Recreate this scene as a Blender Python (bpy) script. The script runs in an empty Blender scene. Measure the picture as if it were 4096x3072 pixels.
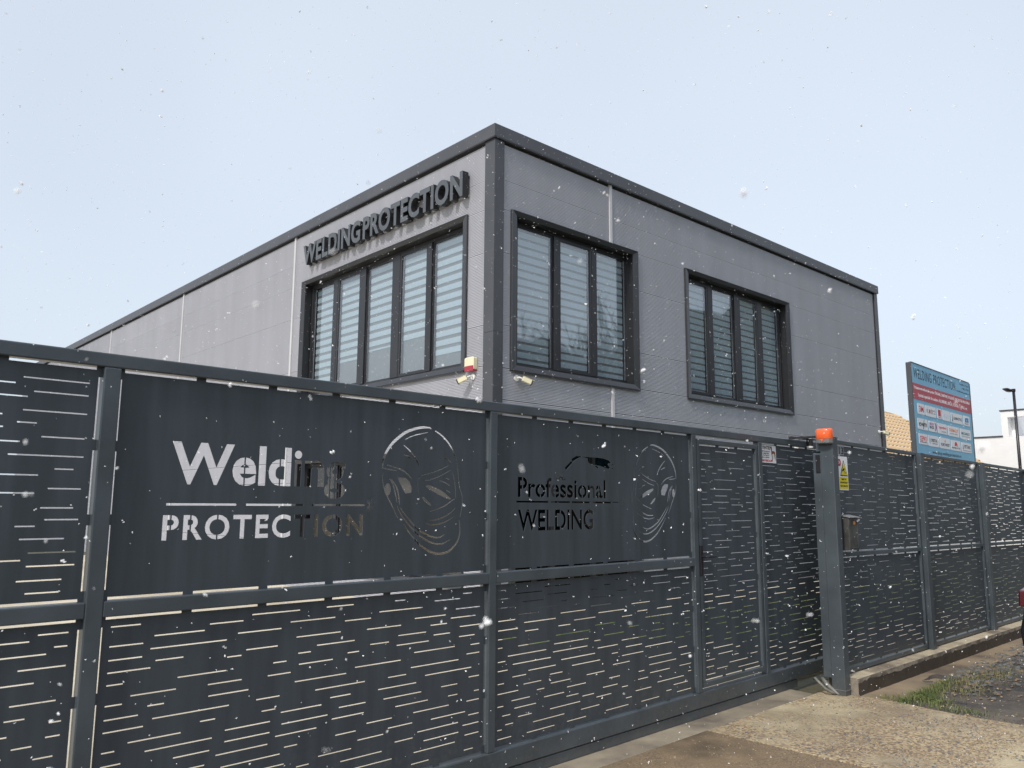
import bpy, math, random
import numpy as np
from mathutils import Vector, Matrix, noise
from mathutils.geometry import delaunay_2d_cdt

scene = bpy.context.scene
COL = scene.collection
PI = math.pi
rad = math.radians
rng = random.Random(7)

# ------------------------------------------------------------------ camera
CAM_H = 1.609
PITCH, ROLL = 0.149316, 0.006074
cam_data = bpy.data.cameras.new('camera')
cam = bpy.data.objects.new('camera', cam_data)
COL.objects.link(cam)
_cp, _sp, _cr, _sr = math.cos(PITCH), math.sin(PITCH), math.cos(ROLL), math.sin(ROLL)
_fw = Vector((0, _cp, _sp)); _u0 = Vector((0, -_sp, _cp)); _r0 = Vector((1, 0, 0))
_rt = _r0 * _cr + _u0 * _sr; _up = -_r0 * _sr + _u0 * _cr
cam.matrix_world = Matrix(((_rt.x, _up.x, -_fw.x, 0), (_rt.y, _up.y, -_fw.y, 0), (_rt.z, _up.z, -_fw.z, CAM_H), (0, 0, 0, 1)))
cam_data.sensor_width = 36.0
cam_data.lens = 3203.04 / 4096 * 36.0
cam_data.clip_start = 0.02
cam_data.clip_end = 2000
cam_data.dof.use_dof = True
cam_data.dof.focus_distance = 6.5
cam_data.dof.aperture_fstop = 7.5
scene.camera = cam

# ------------------------------------------------------------------ sky and sun
SUN_AZ, SUN_EL = 235.0, 46.0          # azimuth measured from +X towards +Y
world = bpy.data.worlds.new('World'); scene.world = world
world.use_nodes = True
nt = world.node_tree; nt.nodes.clear()
wout = nt.nodes.new('ShaderNodeOutputWorld')
sky = nt.nodes.new('ShaderNodeTexSky'); sky.sky_type = 'NISHITA'; sky.sun_disc = False
sky.sun_elevation = rad(SUN_EL); sky.sun_rotation = rad(90 - SUN_AZ)
sky.air_density = 1.0; sky.dust_density = 4.0
bg1 = nt.nodes.new('ShaderNodeBackground'); bg1.inputs['Strength'].default_value = 0.05
nt.links.new(sky.outputs[0], bg1.inputs['Color'])
# thin even overcast: pale cloud layer with a very faint soft mottling, a little whiter towards the horizon
geo = nt.nodes.new('ShaderNodeTexCoord')
nz = nt.nodes.new('ShaderNodeTexNoise'); nz.inputs['Scale'].default_value = 1.1; nz.inputs['Detail'].default_value = 3
nt.links.new(geo.outputs['Generated'], nz.inputs['Vector'])
rmp = nt.nodes.new('ShaderNodeValToRGB')
rmp.color_ramp.elements[0].position = 0.3; rmp.color_ramp.elements[0].color = (0.595, 0.66, 0.735, 1)
rmp.color_ramp.elements[1].position = 0.7; rmp.color_ramp.elements[1].color = (0.715, 0.78, 0.855, 1)
nt.links.new(nz.outputs[0], rmp.inputs[0])
bg2 = nt.nodes.new('ShaderNodeBackground'); bg2.inputs['Strength'].default_value = 0.92
nt.links.new(rmp.outputs[0], bg2.inputs['Color'])
addn = nt.nodes.new('ShaderNodeAddShader')
nt.links.new(bg1.outputs[0], addn.inputs[0]); nt.links.new(bg2.outputs[0], addn.inputs[1])
nt.links.new(addn.outputs[0], wout.inputs['Surface'])

sun_data = bpy.data.lights.new('sun', 'SUN'); sun_data.energy = 2.5; sun_data.angle = rad(6.0); sun_data.color = (1.0, 0.95, 0.87)
sun = bpy.data.objects.new('sun', sun_data); COL.objects.link(sun)
_sd = Vector((math.cos(rad(SUN_AZ)) * math.cos(rad(SUN_EL)), math.sin(rad(SUN_AZ)) * math.cos(rad(SUN_EL)), math.sin(rad(SUN_EL))))
sun.rotation_euler = _sd.to_track_quat('Z', 'Y').to_euler()
sun.location = (-10, -10, 30)

scene.view_settings.view_transform = 'Standard'
scene.view_settings.look = 'None'
scene.view_settings.gamma = 1.0
scene.view_settings.use_curve_mapping = False
scene.view_settings.exposure = 0.0
scene.cycles.max_bounces = 8
scene.cycles.transparent_max_bounces = 12

# ------------------------------------------------------------------ materials
def _bsdf(name):
    m = bpy.data.materials.new(name); m.use_nodes = True
    return m, m.node_tree, m.node_tree.nodes['Principled BSDF']

def mat(name, col, rough=0.5, metal=0.0, spec=0.5, var=0.0, scale=8.0, bump=0.0, bscale=60.0, var2=None, detail=4, stretch=None, trans=0.0, coat=0.0):
    """Principled material with a noise between two shades and an optional fine bump."""
    m, t, b = _bsdf(name)
    b.inputs['Base Color'].default_value = (*col, 1); b.inputs['Roughness'].default_value = rough
    b.inputs['Metallic'].default_value = metal; b.inputs['Specular IOR Level'].default_value = spec
    if trans: b.inputs['Transmission Weight'].default_value = trans
    if coat: b.inputs['Coat Weight'].default_value = coat; b.inputs['Coat Roughness'].default_value = 0.05
    tc = t.nodes.new('ShaderNodeTexCoord')
    vec = tc.outputs['Object']
    if stretch:
        mp = t.nodes.new('ShaderNodeMapping'); mp.inputs['Scale'].default_value = stretch
        t.links.new(vec, mp.inputs['Vector']); vec = mp.outputs[0]
    if var or var2:
        n = t.nodes.new('ShaderNodeTexNoise'); n.inputs['Scale'].default_value = scale; n.inputs['Detail'].default_value = detail
        t.links.new(vec, n.inputs['Vector'])
        r = t.nodes.new('ShaderNodeValToRGB')
        r.color_ramp.elements[0].position = 0.32; r.color_ramp.elements[1].position = 0.68
        c2 = var2 if var2 else tuple(min(1, c * (1 + var)) for c in col)
        c1 = col if var2 else tuple(c * (1 - var) for c in col)
        r.color_ramp.elements[0].color = (*c1, 1); r.color_ramp.elements[1].color = (*c2, 1)
        t.links.new(n.outputs[0], r.inputs[0]); t.links.new(r.outputs[0], b.inputs['Base Color'])
        rr = t.nodes.new('ShaderNodeMapRange'); rr.inputs['To Min'].default_value = max(0.02, rough - 0.08); rr.inputs['To Max'].default_value = min(1, rough + 0.08)
        t.links.new(n.outputs[0], rr.inputs[0]); t.links.new(rr.outputs[0], b.inputs['Roughness'])
    if bump:
        n2 = t.nodes.new('ShaderNodeTexNoise'); n2.inputs['Scale'].default_value = bscale; n2.inputs['Detail'].default_value = 6
        t.links.new(tc.outputs['Object'], n2.inputs['Vector'])
        bp = t.nodes.new('ShaderNodeBump'); bp.inputs['Strength'].default_value = bump; bp.inputs['Distance'].default_value = 0.01
        t.links.new(n2.outputs[0], bp.inputs['Height']); t.links.new(bp.outputs[0], b.inputs['Normal'])
    return m

def concrete(name, c_a, c_b, c_stain, stain_scale=0.8, speck=None, speck_scale=90, rough=0.85, thr=(0.45, 0.62), bump=0.4):
    """Concrete with cloudy tone, darker stains and optional exposed aggregate specks."""
    m, t, b = _bsdf(name)
    tc = t.nodes.new('ShaderNodeTexCoord'); vec = tc.outputs['Object']
    def nz(s, d=5, rgh=0.6):
        n = t.nodes.new('ShaderNodeTexNoise'); n.inputs['Scale'].default_value = s; n.inputs['Detail'].default_value = d
        n.inputs['Roughness'].default_value = rgh; t.links.new(vec, n.inputs['Vector']); return n
    def ramp(src, p0, p1, a, bb):
        r = t.nodes.new('ShaderNodeValToRGB'); r.color_ramp.elements[0].position = p0; r.color_ramp.elements[1].position = p1
        r.color_ramp.elements[0].color = (*a, 1); r.color_ramp.elements[1].color = (*bb, 1); t.links.new(src, r.inputs[0]); return r
    def mix(fac, a, bb):
        x = t.nodes.new('ShaderNodeMix'); x.data_type = 'RGBA'
        t.links.new(fac, x.inputs[0]); t.links.new(a, x.inputs[6]); t.links.new(bb, x.inputs[7]); return x.outputs[2]
    base = ramp(nz(6).outputs[0], 0.3, 0.7, c_a, c_b).outputs[0]
    st = t.nodes.new('ShaderNodeRGB'); st.outputs[0].default_value = (*c_stain, 1)
    mask = ramp(nz(stain_scale, 6, 0.62).outputs[0], thr[0], thr[1], (0, 0, 0), (1, 1, 1)).outputs[0]
    out = mix(mask, base, st.outputs[0])
    h = nz(70, 6).outputs[0]
    if speck:
        v = t.nodes.new('ShaderNodeTexVoronoi'); v.inputs['Scale'].default_value = speck_scale; t.links.new(vec, v.inputs['Vector'])
        cr = t.nodes.new('ShaderNodeValToRGB'); cr.color_ramp.interpolation = 'CONSTANT'
        els = cr.color_ramp.elements
        els[0].position = 0; els[0].color = (*speck[0], 1); els[1].position = 0.3; els[1].color = (*speck[1], 1)
        for i, c in enumerate(speck[2:]):
            e = els.new(0.5 + 0.18 * i); e.color = (*c, 1)
        sx = t.nodes.new('ShaderNodeSeparateColor'); t.links.new(v.outputs['Color'], sx.inputs[0]); t.links.new(sx.outputs[0], cr.inputs[0])
        zone = ramp(nz(1.3, 3).outputs[0], 0.42, 0.58, (0.10, 0.10, 0.10), (0.85, 0.85, 0.85)).outputs[0]
        out = mix(zone, out, cr.outputs[0]); h = v.outputs['Distance']
    t.links.new(out, b.inputs['Base Color'])
    rr = t.nodes.new('ShaderNodeMapRange'); rr.inputs['To Min'].default_value = rough; rr.inputs['To Max'].default_value = max(0.3, rough - 0.35)
    t.links.new(mask, rr.inputs[0]); t.links.new(rr.outputs[0], b.inputs['Roughness'])
    bp = t.nodes.new('ShaderNodeBump'); bp.inputs['Strength'].default_value = bump; bp.inputs['Distance'].default_value = 0.008
    t.links.new(h, bp.inputs['Height']); t.links.new(bp.outputs[0], b.inputs['Normal'])
    return m

def base_dust(m, col=(0.17, 0.15, 0.12), top=0.5, amount=0.5):
    """Dried mud splashes on the lowest half metre of a painted metal part."""
    t = m.node_tree; b = t.nodes['Principled BSDF']; src = b.inputs['Base Color'].links[0].from_socket
    tc = t.nodes.new('ShaderNodeTexCoord'); sx = t.nodes.new('ShaderNodeSeparateXYZ'); t.links.new(tc.outputs['Object'], sx.inputs[0])
    n = t.nodes.new('ShaderNodeTexNoise'); n.inputs['Scale'].default_value = 26; n.inputs['Detail'].default_value = 7; n.inputs['Roughness'].default_value = 0.72
    t.links.new(tc.outputs['Object'], n.inputs['Vector'])
    mr = t.nodes.new('ShaderNodeMapRange'); mr.inputs['From Min'].default_value = top; mr.inputs['From Max'].default_value = 0.0
    mr.inputs['To Min'].default_value = -0.12; mr.inputs['To Max'].default_value = 0.17
    t.links.new(sx.outputs['Z'], mr.inputs[0])
    ad = t.nodes.new('ShaderNodeMath'); ad.operation = 'ADD'; t.links.new(n.outputs[0], ad.inputs[0]); t.links.new(mr.outputs[0], ad.inputs[1])
    m2 = t.nodes.new('ShaderNodeMapRange'); m2.inputs['From Min'].default_value = 0.5; m2.inputs['From Max'].default_value = 0.72; m2.inputs['To Max'].default_value = amount
    t.links.new(ad.outputs[0], m2.inputs[0])
    x = t.nodes.new('ShaderNodeMix'); x.data_type = 'RGBA'; x.inputs[7].default_value = (*col, 1)
    t.links.new(m2.outputs[0], x.inputs[0]); t.links.new(src, x.inputs[6]); t.links.new(x.outputs[2], b.inputs['Base Color'])

def glass(name, tint, ior):
    m = bpy.data.materials.new(name); m.use_nodes = True
    t = m.node_tree; t.nodes.clear()
    o = t.nodes.new('ShaderNodeOutputMaterial'); mx = t.nodes.new('ShaderNodeMixShader')
    fr = t.nodes.new('ShaderNodeFresnel')
    ge = t.nodes.new('ShaderNodeNewGeometry'); mr = t.nodes.new('ShaderNodeMapRange')   # a thin pane reflects alike from both sides
    mr.inputs['To Min'].default_value = ior; mr.inputs['To Max'].default_value = 1 / ior
    t.links.new(ge.outputs['Backfacing'], mr.inputs[0]); t.links.new(mr.outputs[0], fr.inputs['IOR'])
    tr = t.nodes.new('ShaderNodeBsdfTransparent'); tr.inputs['Color'].default_value = (*tint, 1)
    gl = t.nodes.new('ShaderNodeBsdfGlossy'); gl.inputs['Roughness'].default_value = 0.02
    t.links.new(fr.outputs[0], mx.inputs[0]); t.links.new(tr.outputs[0], mx.inputs[1]); t.links.new(gl.outputs[0], mx.inputs[2])
    t.links.new(mx.outputs[0], o.inputs['Surface'])
    return m

M = {}
M['tube'] = mat('anthracite_tube_paint', (0.066, 0.082, 0.096), 0.36, var=0.2, scale=3, bump=0.08, bscale=25, spec=0.5)
M['sheet'] = mat('anthracite_sheet_paint', (0.054, 0.067, 0.081), 0.38, var=0.13, scale=2.2, stretch=(7, 7, 0.6), bump=0.02, bscale=5, spec=0.42)
base_dust(M['tube'], top=0.32, amount=0.26); base_dust(M['sheet'], top=0.5, amount=0.28)
M['trim'] = mat('graphite_flashing', (0.070, 0.074, 0.085), 0.36, var=0.1, scale=2, spec=0.4)
M['fascia'] = mat('graphite_fascia', (0.080, 0.084, 0.097), 0.42, var=0.12, scale=1.2, spec=0.35)
M['wtrim'] = mat('dark_window_flashing', (0.036, 0.038, 0.044), 0.33, var=0.1, scale=3)
M['reveal'] = mat('black_window_reveal', (0.016, 0.017, 0.020), 0.4)
M['frame'] = mat('dark_window_frame', (0.022, 0.023, 0.028), 0.4, var=0.1, scale=4)
M['panel'] = mat('grey_metal_cladding', (0.437, 0.447, 0.497), 0.5, var=0.055, scale=1.6, spec=0.4, stretch=(1.6, 1.6, 0.22), detail=7)
def random_tone(m, amt):
    t = m.node_tree; b = t.nodes['Principled BSDF']; src = b.inputs['Base Color'].links[0].from_socket
    oi = t.nodes.new('ShaderNodeObjectInfo'); mr = t.nodes.new('ShaderNodeMapRange'); mr.inputs['To Min'].default_value = 1 - amt; mr.inputs['To Max'].default_value = 1 + amt
    t.links.new(oi.outputs['Random'], mr.inputs[0])
    mx = t.nodes.new('ShaderNodeMix'); mx.data_type = 'RGBA'; mx.blend_type = 'MULTIPLY'; mx.inputs[0].default_value = 1.0
    t.links.new(src, mx.inputs[6]); t.links.new(mr.outputs[0], mx.inputs[7]); t.links.new(mx.outputs[2], b.inputs['Base Color'])
random_tone(M['panel'], 0.035)
M['strip'] = mat('pale_joint_strip', (0.55, 0.55, 0.57), 0.5, var=0.06, scale=3)
M['core'] = mat('dark_joint_backing', (0.05, 0.05, 0.055), 0.9)
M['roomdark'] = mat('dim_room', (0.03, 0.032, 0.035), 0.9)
M['blind'] = mat('pale_blind_fabric', (0.72, 0.80, 0.86), 0.9, var=0.03, scale=20)
M['sheer'] = mat('grey_sheer_fabric', (0.33, 0.33, 0.335), 0.95, var=0.05, scale=15)
M['glass'] = glass('window_glass', (0.87, 0.905, 0.92), 2.3)
M['darkglass'] = glass('tinted_shopfront_glass', (0.22, 0.23, 0.25), 1.35)
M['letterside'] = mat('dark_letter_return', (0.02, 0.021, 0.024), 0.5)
M['tint2'] = glass('grey_tinted_glass', (0.80, 0.79, 0.77), 1.5)
M['brownroom'] = mat('brown_room_backing', (0.12, 0.113, 0.105), 0.9, var=0.4, scale=0.9)  # mottled brown-grey tone on the backing panel behind the ground-floor glass
M['black'] = mat('black_rubber', (0.012, 0.012, 0.014), 0.6)
M['blackmetal'] = mat('black_lacquer', (0.018, 0.017, 0.021), 0.35, var=0.15, scale=8)
M['letter'] = mat('grey_sign_letter', (0.088, 0.100, 0.115), 0.45, var=0.1, scale=3)
M['white'] = mat('white_plastic', (0.80, 0.80, 0.78), 0.4, var=0.03, scale=6)
M['cream'] = mat('cream_plastic', (0.74, 0.70, 0.50), 0.4, var=0.04, scale=6)
M['red'] = mat('red_lens', (0.36, 0.012, 0.03), 0.25, coat=0.5)
M['tail'] = mat('dark_red_tail_lens', (0.07, 0.003, 0.006), 0.2, coat=0.3)
M['orange'] = mat('orange_lens', (0.85, 0.13, 0.025), 0.35, var=0.06, scale=10, coat=0.3)
M['greyplastic'] = mat('grey_plastic', (0.16, 0.17, 0.17), 0.5, var=0.1)
M['steel'] = mat('galvanised_steel', (0.5, 0.5, 0.5), 0.4, metal=0.8, var=0.1)
M['mail'] = mat('aged_mailbox_metal', (0.10, 0.10, 0.098), 0.35, metal=0.4, var=0.35, scale=9, bump=0.05)
M['mailtop'] = mat('mailbox_lid_metal', (0.33, 0.33, 0.345), 0.4, metal=0.4, var=0.15)
M['stickerorange'] = mat('orange_sticker', (0.55, 0.22, 0.05), 0.6)
M['plate'] = mat('number_plate_steel', (0.23, 0.25, 0.27), 0.45, metal=0.2, var=0.1)
M['signwhite'] = mat('sign_white', (0.78, 0.79, 0.82), 0.4)
M['signyellow'] = mat('sign_yellow', (0.72, 0.60, 0.03), 0.4)
M['signred'] = mat('sign_red', (0.42, 0.04, 0.05), 0.5)
M['ink'] = mat('black_ink', (0.015, 0.015, 0.017), 0.6)
M['brownink'] = mat('brown_ink', (0.23, 0.10, 0.05), 0.6)
M['bblue'] = mat('billboard_blue', (0.14, 0.41, 0.62), 0.4, var2=(0.20, 0.47, 0.66), scale=1.2)
M['bred'] = mat('billboard_red', (0.44, 0.055, 0.08), 0.45, var=0.15, scale=2.5)
M['bwhite'] = mat('billboard_white', (0.78, 0.80, 0.84), 0.45)
M['bink'] = mat('billboard_ink', (0.025, 0.035, 0.045), 0.5)
M['blogored'] = mat('logo_red', (0.55, 0.04, 0.06), 0.5)
M['blogoorange'] = mat('logo_orange', (0.65, 0.20, 0.05), 0.5)
M['blogomag'] = mat('logo_magenta', (0.38, 0.06, 0.26), 0.5)
M['blogoblue'] = mat('logo_blue', (0.06, 0.25, 0.55), 0.5)
M['blogopale'] = mat('logo_pale', (0.50, 0.62, 0.72), 0.5)
M['blogoteal'] = mat('logo_teal', (0.03, 0.18, 0.22), 0.5)
M['bgrey'] = mat('logo_grey', (0.22, 0.24, 0.26), 0.5)
M['tile'] = mat('sandy_roof_tile', (0.50, 0.36, 0.21), 0.8, var=0.2, scale=5)
M['snow'] = mat('thin_snow', (0.62, 0.60, 0.62), 0.9, var2=(0.74, 0.74, 0.78), scale=3)
M['render'] = mat('white_wall_render', (0.82, 0.82, 0.83), 0.9, var=0.03, scale=2)
M['coping'] = mat('dark_parapet_coping', (0.05, 0.055, 0.065), 0.5)
M['terracotta'] = mat('terracotta', (0.48, 0.16, 0.09), 0.8)
M['carpaint'] = mat('dark_car_paint', (0.012, 0.013, 0.016), 0.2, coat=1.0)
M['carglass'] = mat('car_glass', (0.01, 0.011, 0.012), 0.05, spec=0.8)
M['bark'] = mat('winter_bark', (0.085, 0.07, 0.055), 0.9, var=0.3, scale=12)
M['plinth'] = concrete('plinth_concrete', (0.40, 0.34, 0.24), (0.50, 0.43, 0.31), (0.20, 0.16, 0.12), 2.2, rough=0.9)
M['plinthwet'] = concrete('damp_plinth_face', (0.060, 0.047, 0.037), (0.085, 0.066, 0.050), (0.040, 0.032, 0.026), 4, rough=0.75)
M['plinthdry'] = concrete('dry_plinth_face', (0.30, 0.26, 0.21), (0.22, 0.19, 0.16), (0.12, 0.10, 0.08), 6, rough=0.9)
SPK = [(0.42, 0.33, 0.20), (0.22, 0.14, 0.08), (0.50, 0.40, 0.26), (0.12, 0.11, 0.11), (0.36, 0.24, 0.13)]
M['apron'] = concrete('pale_aggregate_concrete', (0.43, 0.36, 0.235), (0.55, 0.475, 0.325), (0.24, 0.185, 0.125), 0.7, speck=SPK, speck_scale=62, bump=0.9)
M['apronwet'] = concrete('damp_brown_concrete', (0.17, 0.12, 0.072), (0.26, 0.19, 0.115), (0.085, 0.066, 0.047), 0.9, speck=[(0.18, 0.13, 0.085), (0.12, 0.085, 0.055), (0.25, 0.19, 0.12)], speck_scale=110)
M['apronold'] = concrete('weathered_grey_concrete', (0.26, 0.22, 0.165), (0.34, 0.29, 0.22), (0.13, 0.11, 0.09), 0.8, rough=0.8)
M['yard'] = concrete('pale_yard_concrete', (0.60, 0.53, 0.41), (0.68, 0.61, 0.48), (0.50, 0.43, 0.32), 0.5, rough=0.9)
M['dirt'] = concrete('brown_footing', (0.24, 0.18, 0.12), (0.32, 0.25, 0.165), (0.15, 0.115, 0.085), 1.5)
M['mud'] = concrete('wet_dark_mud', (0.085, 0.072, 0.060), (0.15, 0.128, 0.105), (0.048, 0.043, 0.040), 2.2, rough=0.7, bump=0.9)
M['land'] = concrete('rough_land', (0.10, 0.09, 0.06), (0.14, 0.13, 0.08), (0.07, 0.07, 0.04), 0.1)
M['hill'] = concrete('wooded_hillside', (0.055, 0.06, 0.04), (0.08, 0.075, 0.055), (0.035, 0.04, 0.028), 0.15)
M['slate'] = mat('slate_chip', (0.075, 0.08, 0.083), 0.7, var2=(0.18, 0.185, 0.185), scale=14)
M['slate2'] = mat('brown_chip', (0.17, 0.115, 0.07), 0.8, var2=(0.28, 0.22, 0.16), scale=14)
M['pebble'] = mat('pebble_mix', (0.13, 0.10, 0.08), 0.7, var2=(0.48, 0.36, 0.22), scale=40, detail=1)
M['grass'] = mat('spring_grass', (0.075, 0.115, 0.028), 0.7, var2=(0.19, 0.21, 0.075), scale=6)
M['drygrass'] = mat('dry_grass', (0.24, 0.20, 0.085), 0.8, var2=(0.15, 0.17, 0.05), scale=6)
M['cable'] = mat('grey_conduit', (0.20, 0.195, 0.18), 0.55, var=0.3, scale=20)
M['flake'] = mat('snowflake_white', (0.95, 0.95, 0.97), 0.9)

# ------------------------------------------------------------------ mesh helpers
class MB:
    def __init__(self, fmap=None):
        self.v = []; self.f = []; self.mi = []; self.fmap = fmap
    def add(self, vs, fs, mi=0):
        n = len(self.v); self.v += [tuple(p) for p in vs]
        for q in fs: self.f.append(tuple(i + n for i in q)); self.mi.append(mi)
        return self
    def box(self, x0, x1, y0, y1, z0, z1, mi=0):
        vs = [(x0, y0, z0), (x1, y0, z0), (x1, y1, z0), (x0, y1, z0), (x0, y0, z1), (x1, y0, z1), (x1, y1, z1), (x0, y1, z1)]
        return self.add(vs, [(3, 2, 1, 0), (4, 5, 6, 7), (0, 1, 5, 4), (1, 2, 6, 5), (2, 3, 7, 6), (3, 0, 4, 7)], mi)
    def prism(self, poly, axis, a, b, mi=0):
        """poly: 2D outline; extruded along axis ('x','y','z') from a to b."""
        def P(p, t): return {'x': (t, p[0], p[1]), 'y': (p[0], t, p[1]), 'z': (p[0], p[1], t)}[axis]
        n = len(poly)
        vs = [P(p, a) for p in poly] + [P(p, b) for p in poly]
        fs = [tuple(range(n - 1, -1, -1)), tuple(range(n, 2 * n))] + [(i, (i + 1) % n, n + (i + 1) % n, n + i) for i in range(n)]
        return self.add(vs, fs, mi)
    def tube(self, pts, r, n=8, mi=0, cap=True):
        pts = [Vector(p) for p in pts]; rs = r if isinstance(r, (list, tuple)) else [r] * len(pts)
        vs = []; ref = None
        for i, p in enumerate(pts):
            d = (pts[min(i + 1, len(pts) - 1)] - pts[max(i - 1, 0)]).normalized()
            if ref is None: ref = Vector((0, 0, 1)) if abs(d.z) < 0.9 else Vector((1, 0, 0))
            a = d.cross(ref).normalized(); b = d.cross(a).normalized(); ref = -b if False else ref
            for k in range(n):
                t = 2 * PI * k / n; vs.append(p + (a * math.cos(t) + b * math.sin(t)) * rs[i])
        fs = []
        for i in range(len(pts) - 1):
            for k in range(n): fs.append((i * n + k, i * n + (k + 1) % n, (i + 1) * n + (k + 1) % n, (i + 1) * n + k))
        if cap: fs += [tuple(range(n - 1, -1, -1)), tuple(range((len(pts) - 1) * n, len(pts) * n))]
        return self.add(vs, fs, mi)
    def disc(self, c, axis, r, h, n=20, mi=0, r2=None):
        c = Vector(c); ax = Vector(axis).normalized()
        return self.tube([c, c + ax * h], [r, r if r2 is None else r2], n, mi)
    def build(self, name, m, parent=None, bev=0.0, smooth=False, fix=True, seg=2):
        vs = [self.fmap(p) for p in self.v] if self.fmap else self.v
        me = bpy.data.meshes.new(name); me.from_pydata(vs, [], self.f)
        ms = m if isinstance(m, (list, tuple)) else [m]
        for x in ms: me.materials.append(x)
        if len(ms) > 1: me.polygons.foreach_set('material_index', self.mi)
        if fix:
            import bmesh
            bm = bmesh.new(); bm.from_mesh(me); bmesh.ops.recalc_face_normals(bm, faces=bm.faces); bm.to_mesh(me); bm.free()
        if smooth: me.polygons.foreach_set('use_smooth', [True] * len(me.polygons))
        me.update()
        return link(name, me, parent, bev, seg)

def link(name, me, parent=None, bev=0.0, seg=2):
    o = bpy.data.objects.new(name, me); COL.objects.link(o)
    if parent is not None: o.parent = parent
    if bev:
        b = o.modifiers.new('bevel', 'BEVEL'); b.width = bev; b.segments = seg; b.limit_method = 'ANGLE'; b.angle_limit = rad(40)
    return o

def tag(o, label=None, cat=None, group=None, kind=None):
    if label: o['label'] = label
    if cat: o['category'] = cat
    if group: o['group'] = group
    if kind: o['kind'] = kind
    return o

def thing(name, loc, rz, label, cat, group=None):
    o = bpy.data.objects.new(name, None); COL.objects.link(o); o.empty_display_size = 0.2
    o.location = loc; o.rotation_euler = (0, 0, rz)
    return tag(o, label, cat, group)

def copy_tree(o, parent=None):
    c = o.copy(); COL.objects.link(c)
    if parent is not None: c.parent = parent
    for ch in o.children: copy_tree(ch, c)
    return c

# ------------------------------------------------------------------ lettering
_tcache = {}
def text_mesh(body, offset=0.0, spacing=1.0):
    """Filled flat mesh of a line of text: (verts2d, faces, outline loops)."""
    key = (body, offset, spacing)
    if key in _tcache: return _tcache[key]
    cu = bpy.data.curves.new('tmp_text', 'FONT'); cu.body = body; cu.offset = offset; cu.space_character = spacing
    cu.resolution_u = 4
    ob = bpy.data.objects.new('tmp_text', cu); COL.objects.link(ob)
    dg = bpy.context.evaluated_depsgraph_get(); dg.update()
    me = ob.evaluated_get(dg).to_mesh()
    vs = [(v.co.x, v.co.y) for v in me.vertices]; fs = [tuple(p.vertices) for p in me.polygons]
    # merge doubles
    idx = {}; remap = []
    nv = []
    for p in vs:
        k = (round(p[0], 5), round(p[1], 5))
        if k not in idx: idx[k] = len(nv); nv.append(p)
        remap.append(idx[k])
    nf = []
    for q in fs:
        r = [remap[i] for i in q]; r = [r[i] for i in range(len(r)) if r[i] != r[i - 1]]
        if len(set(r)) >= 3: nf.append(tuple(r))
    ob.evaluated_get(dg).to_mesh_clear()
    bpy.data.objects.remove(ob); bpy.data.curves.remove(cu)
    cnt = {}
    for q in nf:
        for i in range(len(q)):
            e = (q[i], q[(i + 1) % len(q)]); cnt[e] = cnt.get(e, 0) + 1
    bd = {}
    for (a, b) in cnt:
        if (b, a) not in cnt: bd.setdefault(a, []).append(b)
    loops = []
    while bd:
        s = next(iter(bd)); lp = [s]; c = s
        while True:
            nx = bd[c].pop()
            if not bd[c]: del bd[c]
            if nx == s: break
            lp.append(nx); c = nx
            if c not in bd: break
        if len(lp) > 2: loops.append([nv[i] for i in lp])
    _tcache[key] = (nv, nf, loops)
    return _tcache[key]

def fit(pts, src, dst):
    (a0, b0, a1, b1), (c0, d0, c1, d1) = src, dst
    return [(c0 + (x - a0) / (a1 - a0) * (c1 - c0), d0 + (y - b0) / (b1 - b0) * (d1 - d0)) for x, y in pts]

def bbox(pts):
    xs = [p[0] for p in pts]; ys = [p[1] for p in pts]; return (min(xs), min(ys), max(xs), max(ys))

def lettering(body, m, parent, x0, x1, z0, z1, y, name='lettering', offset=0.0, spacing=1.0, depth=0.0012):
    """Flat raised text filling the box x0..x1, z0..z1 on a face looking along -y."""
    vs, fs, loops = text_mesh(body, offset, spacing)
    src = bbox(vs); p2 = fit(vs, src, (x0, z0, x1, z1))
    mb = MB(); n = len(p2)
    mb.add([(x, y - depth, z) for x, z in p2], fs)
    for lp in loops:
        q = fit(lp, src, (x0, z0, x1, z1)); k = len(q)
        mb.add([(x, y - depth, z) for x, z in q] + [(x, y, z) for x, z in q], [(i, (i + 1) % k, k + (i + 1) % k, k + i) for i in range(k)])
    return mb.build(name, m, parent, fix=False)

# ------------------------------------------------------------------ laser-cut sheet
def evenodd(px, py, loops):
    ins = np.zeros(len(px), bool)
    for lp in loops:
        a = np.array(lp); x0, y0 = a[:, 0], a[:, 1]; x1, y1 = np.roll(x0, -1), np.roll(y0, -1)
        bx = (px >= x0.min()) & (px <= x0.max()) & (py >= y0.min()) & (py <= y0.max())
        id_ = np.nonzero(bx)[0]
        if len(id_) == 0: continue
        qx, qy = px[id_][:, None], py[id_][:, None]
        c = ((y0 > qy) != (y1 > qy))
        with np.errstate(divide='ignore', invalid='ignore'):
            xi = (x1 - x0) * (qy - y0) / (y1 - y0) + x0
        ins[id_] ^= ((c & (qx < xi)).sum(1) % 2).astype(bool)
    return ins

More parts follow.
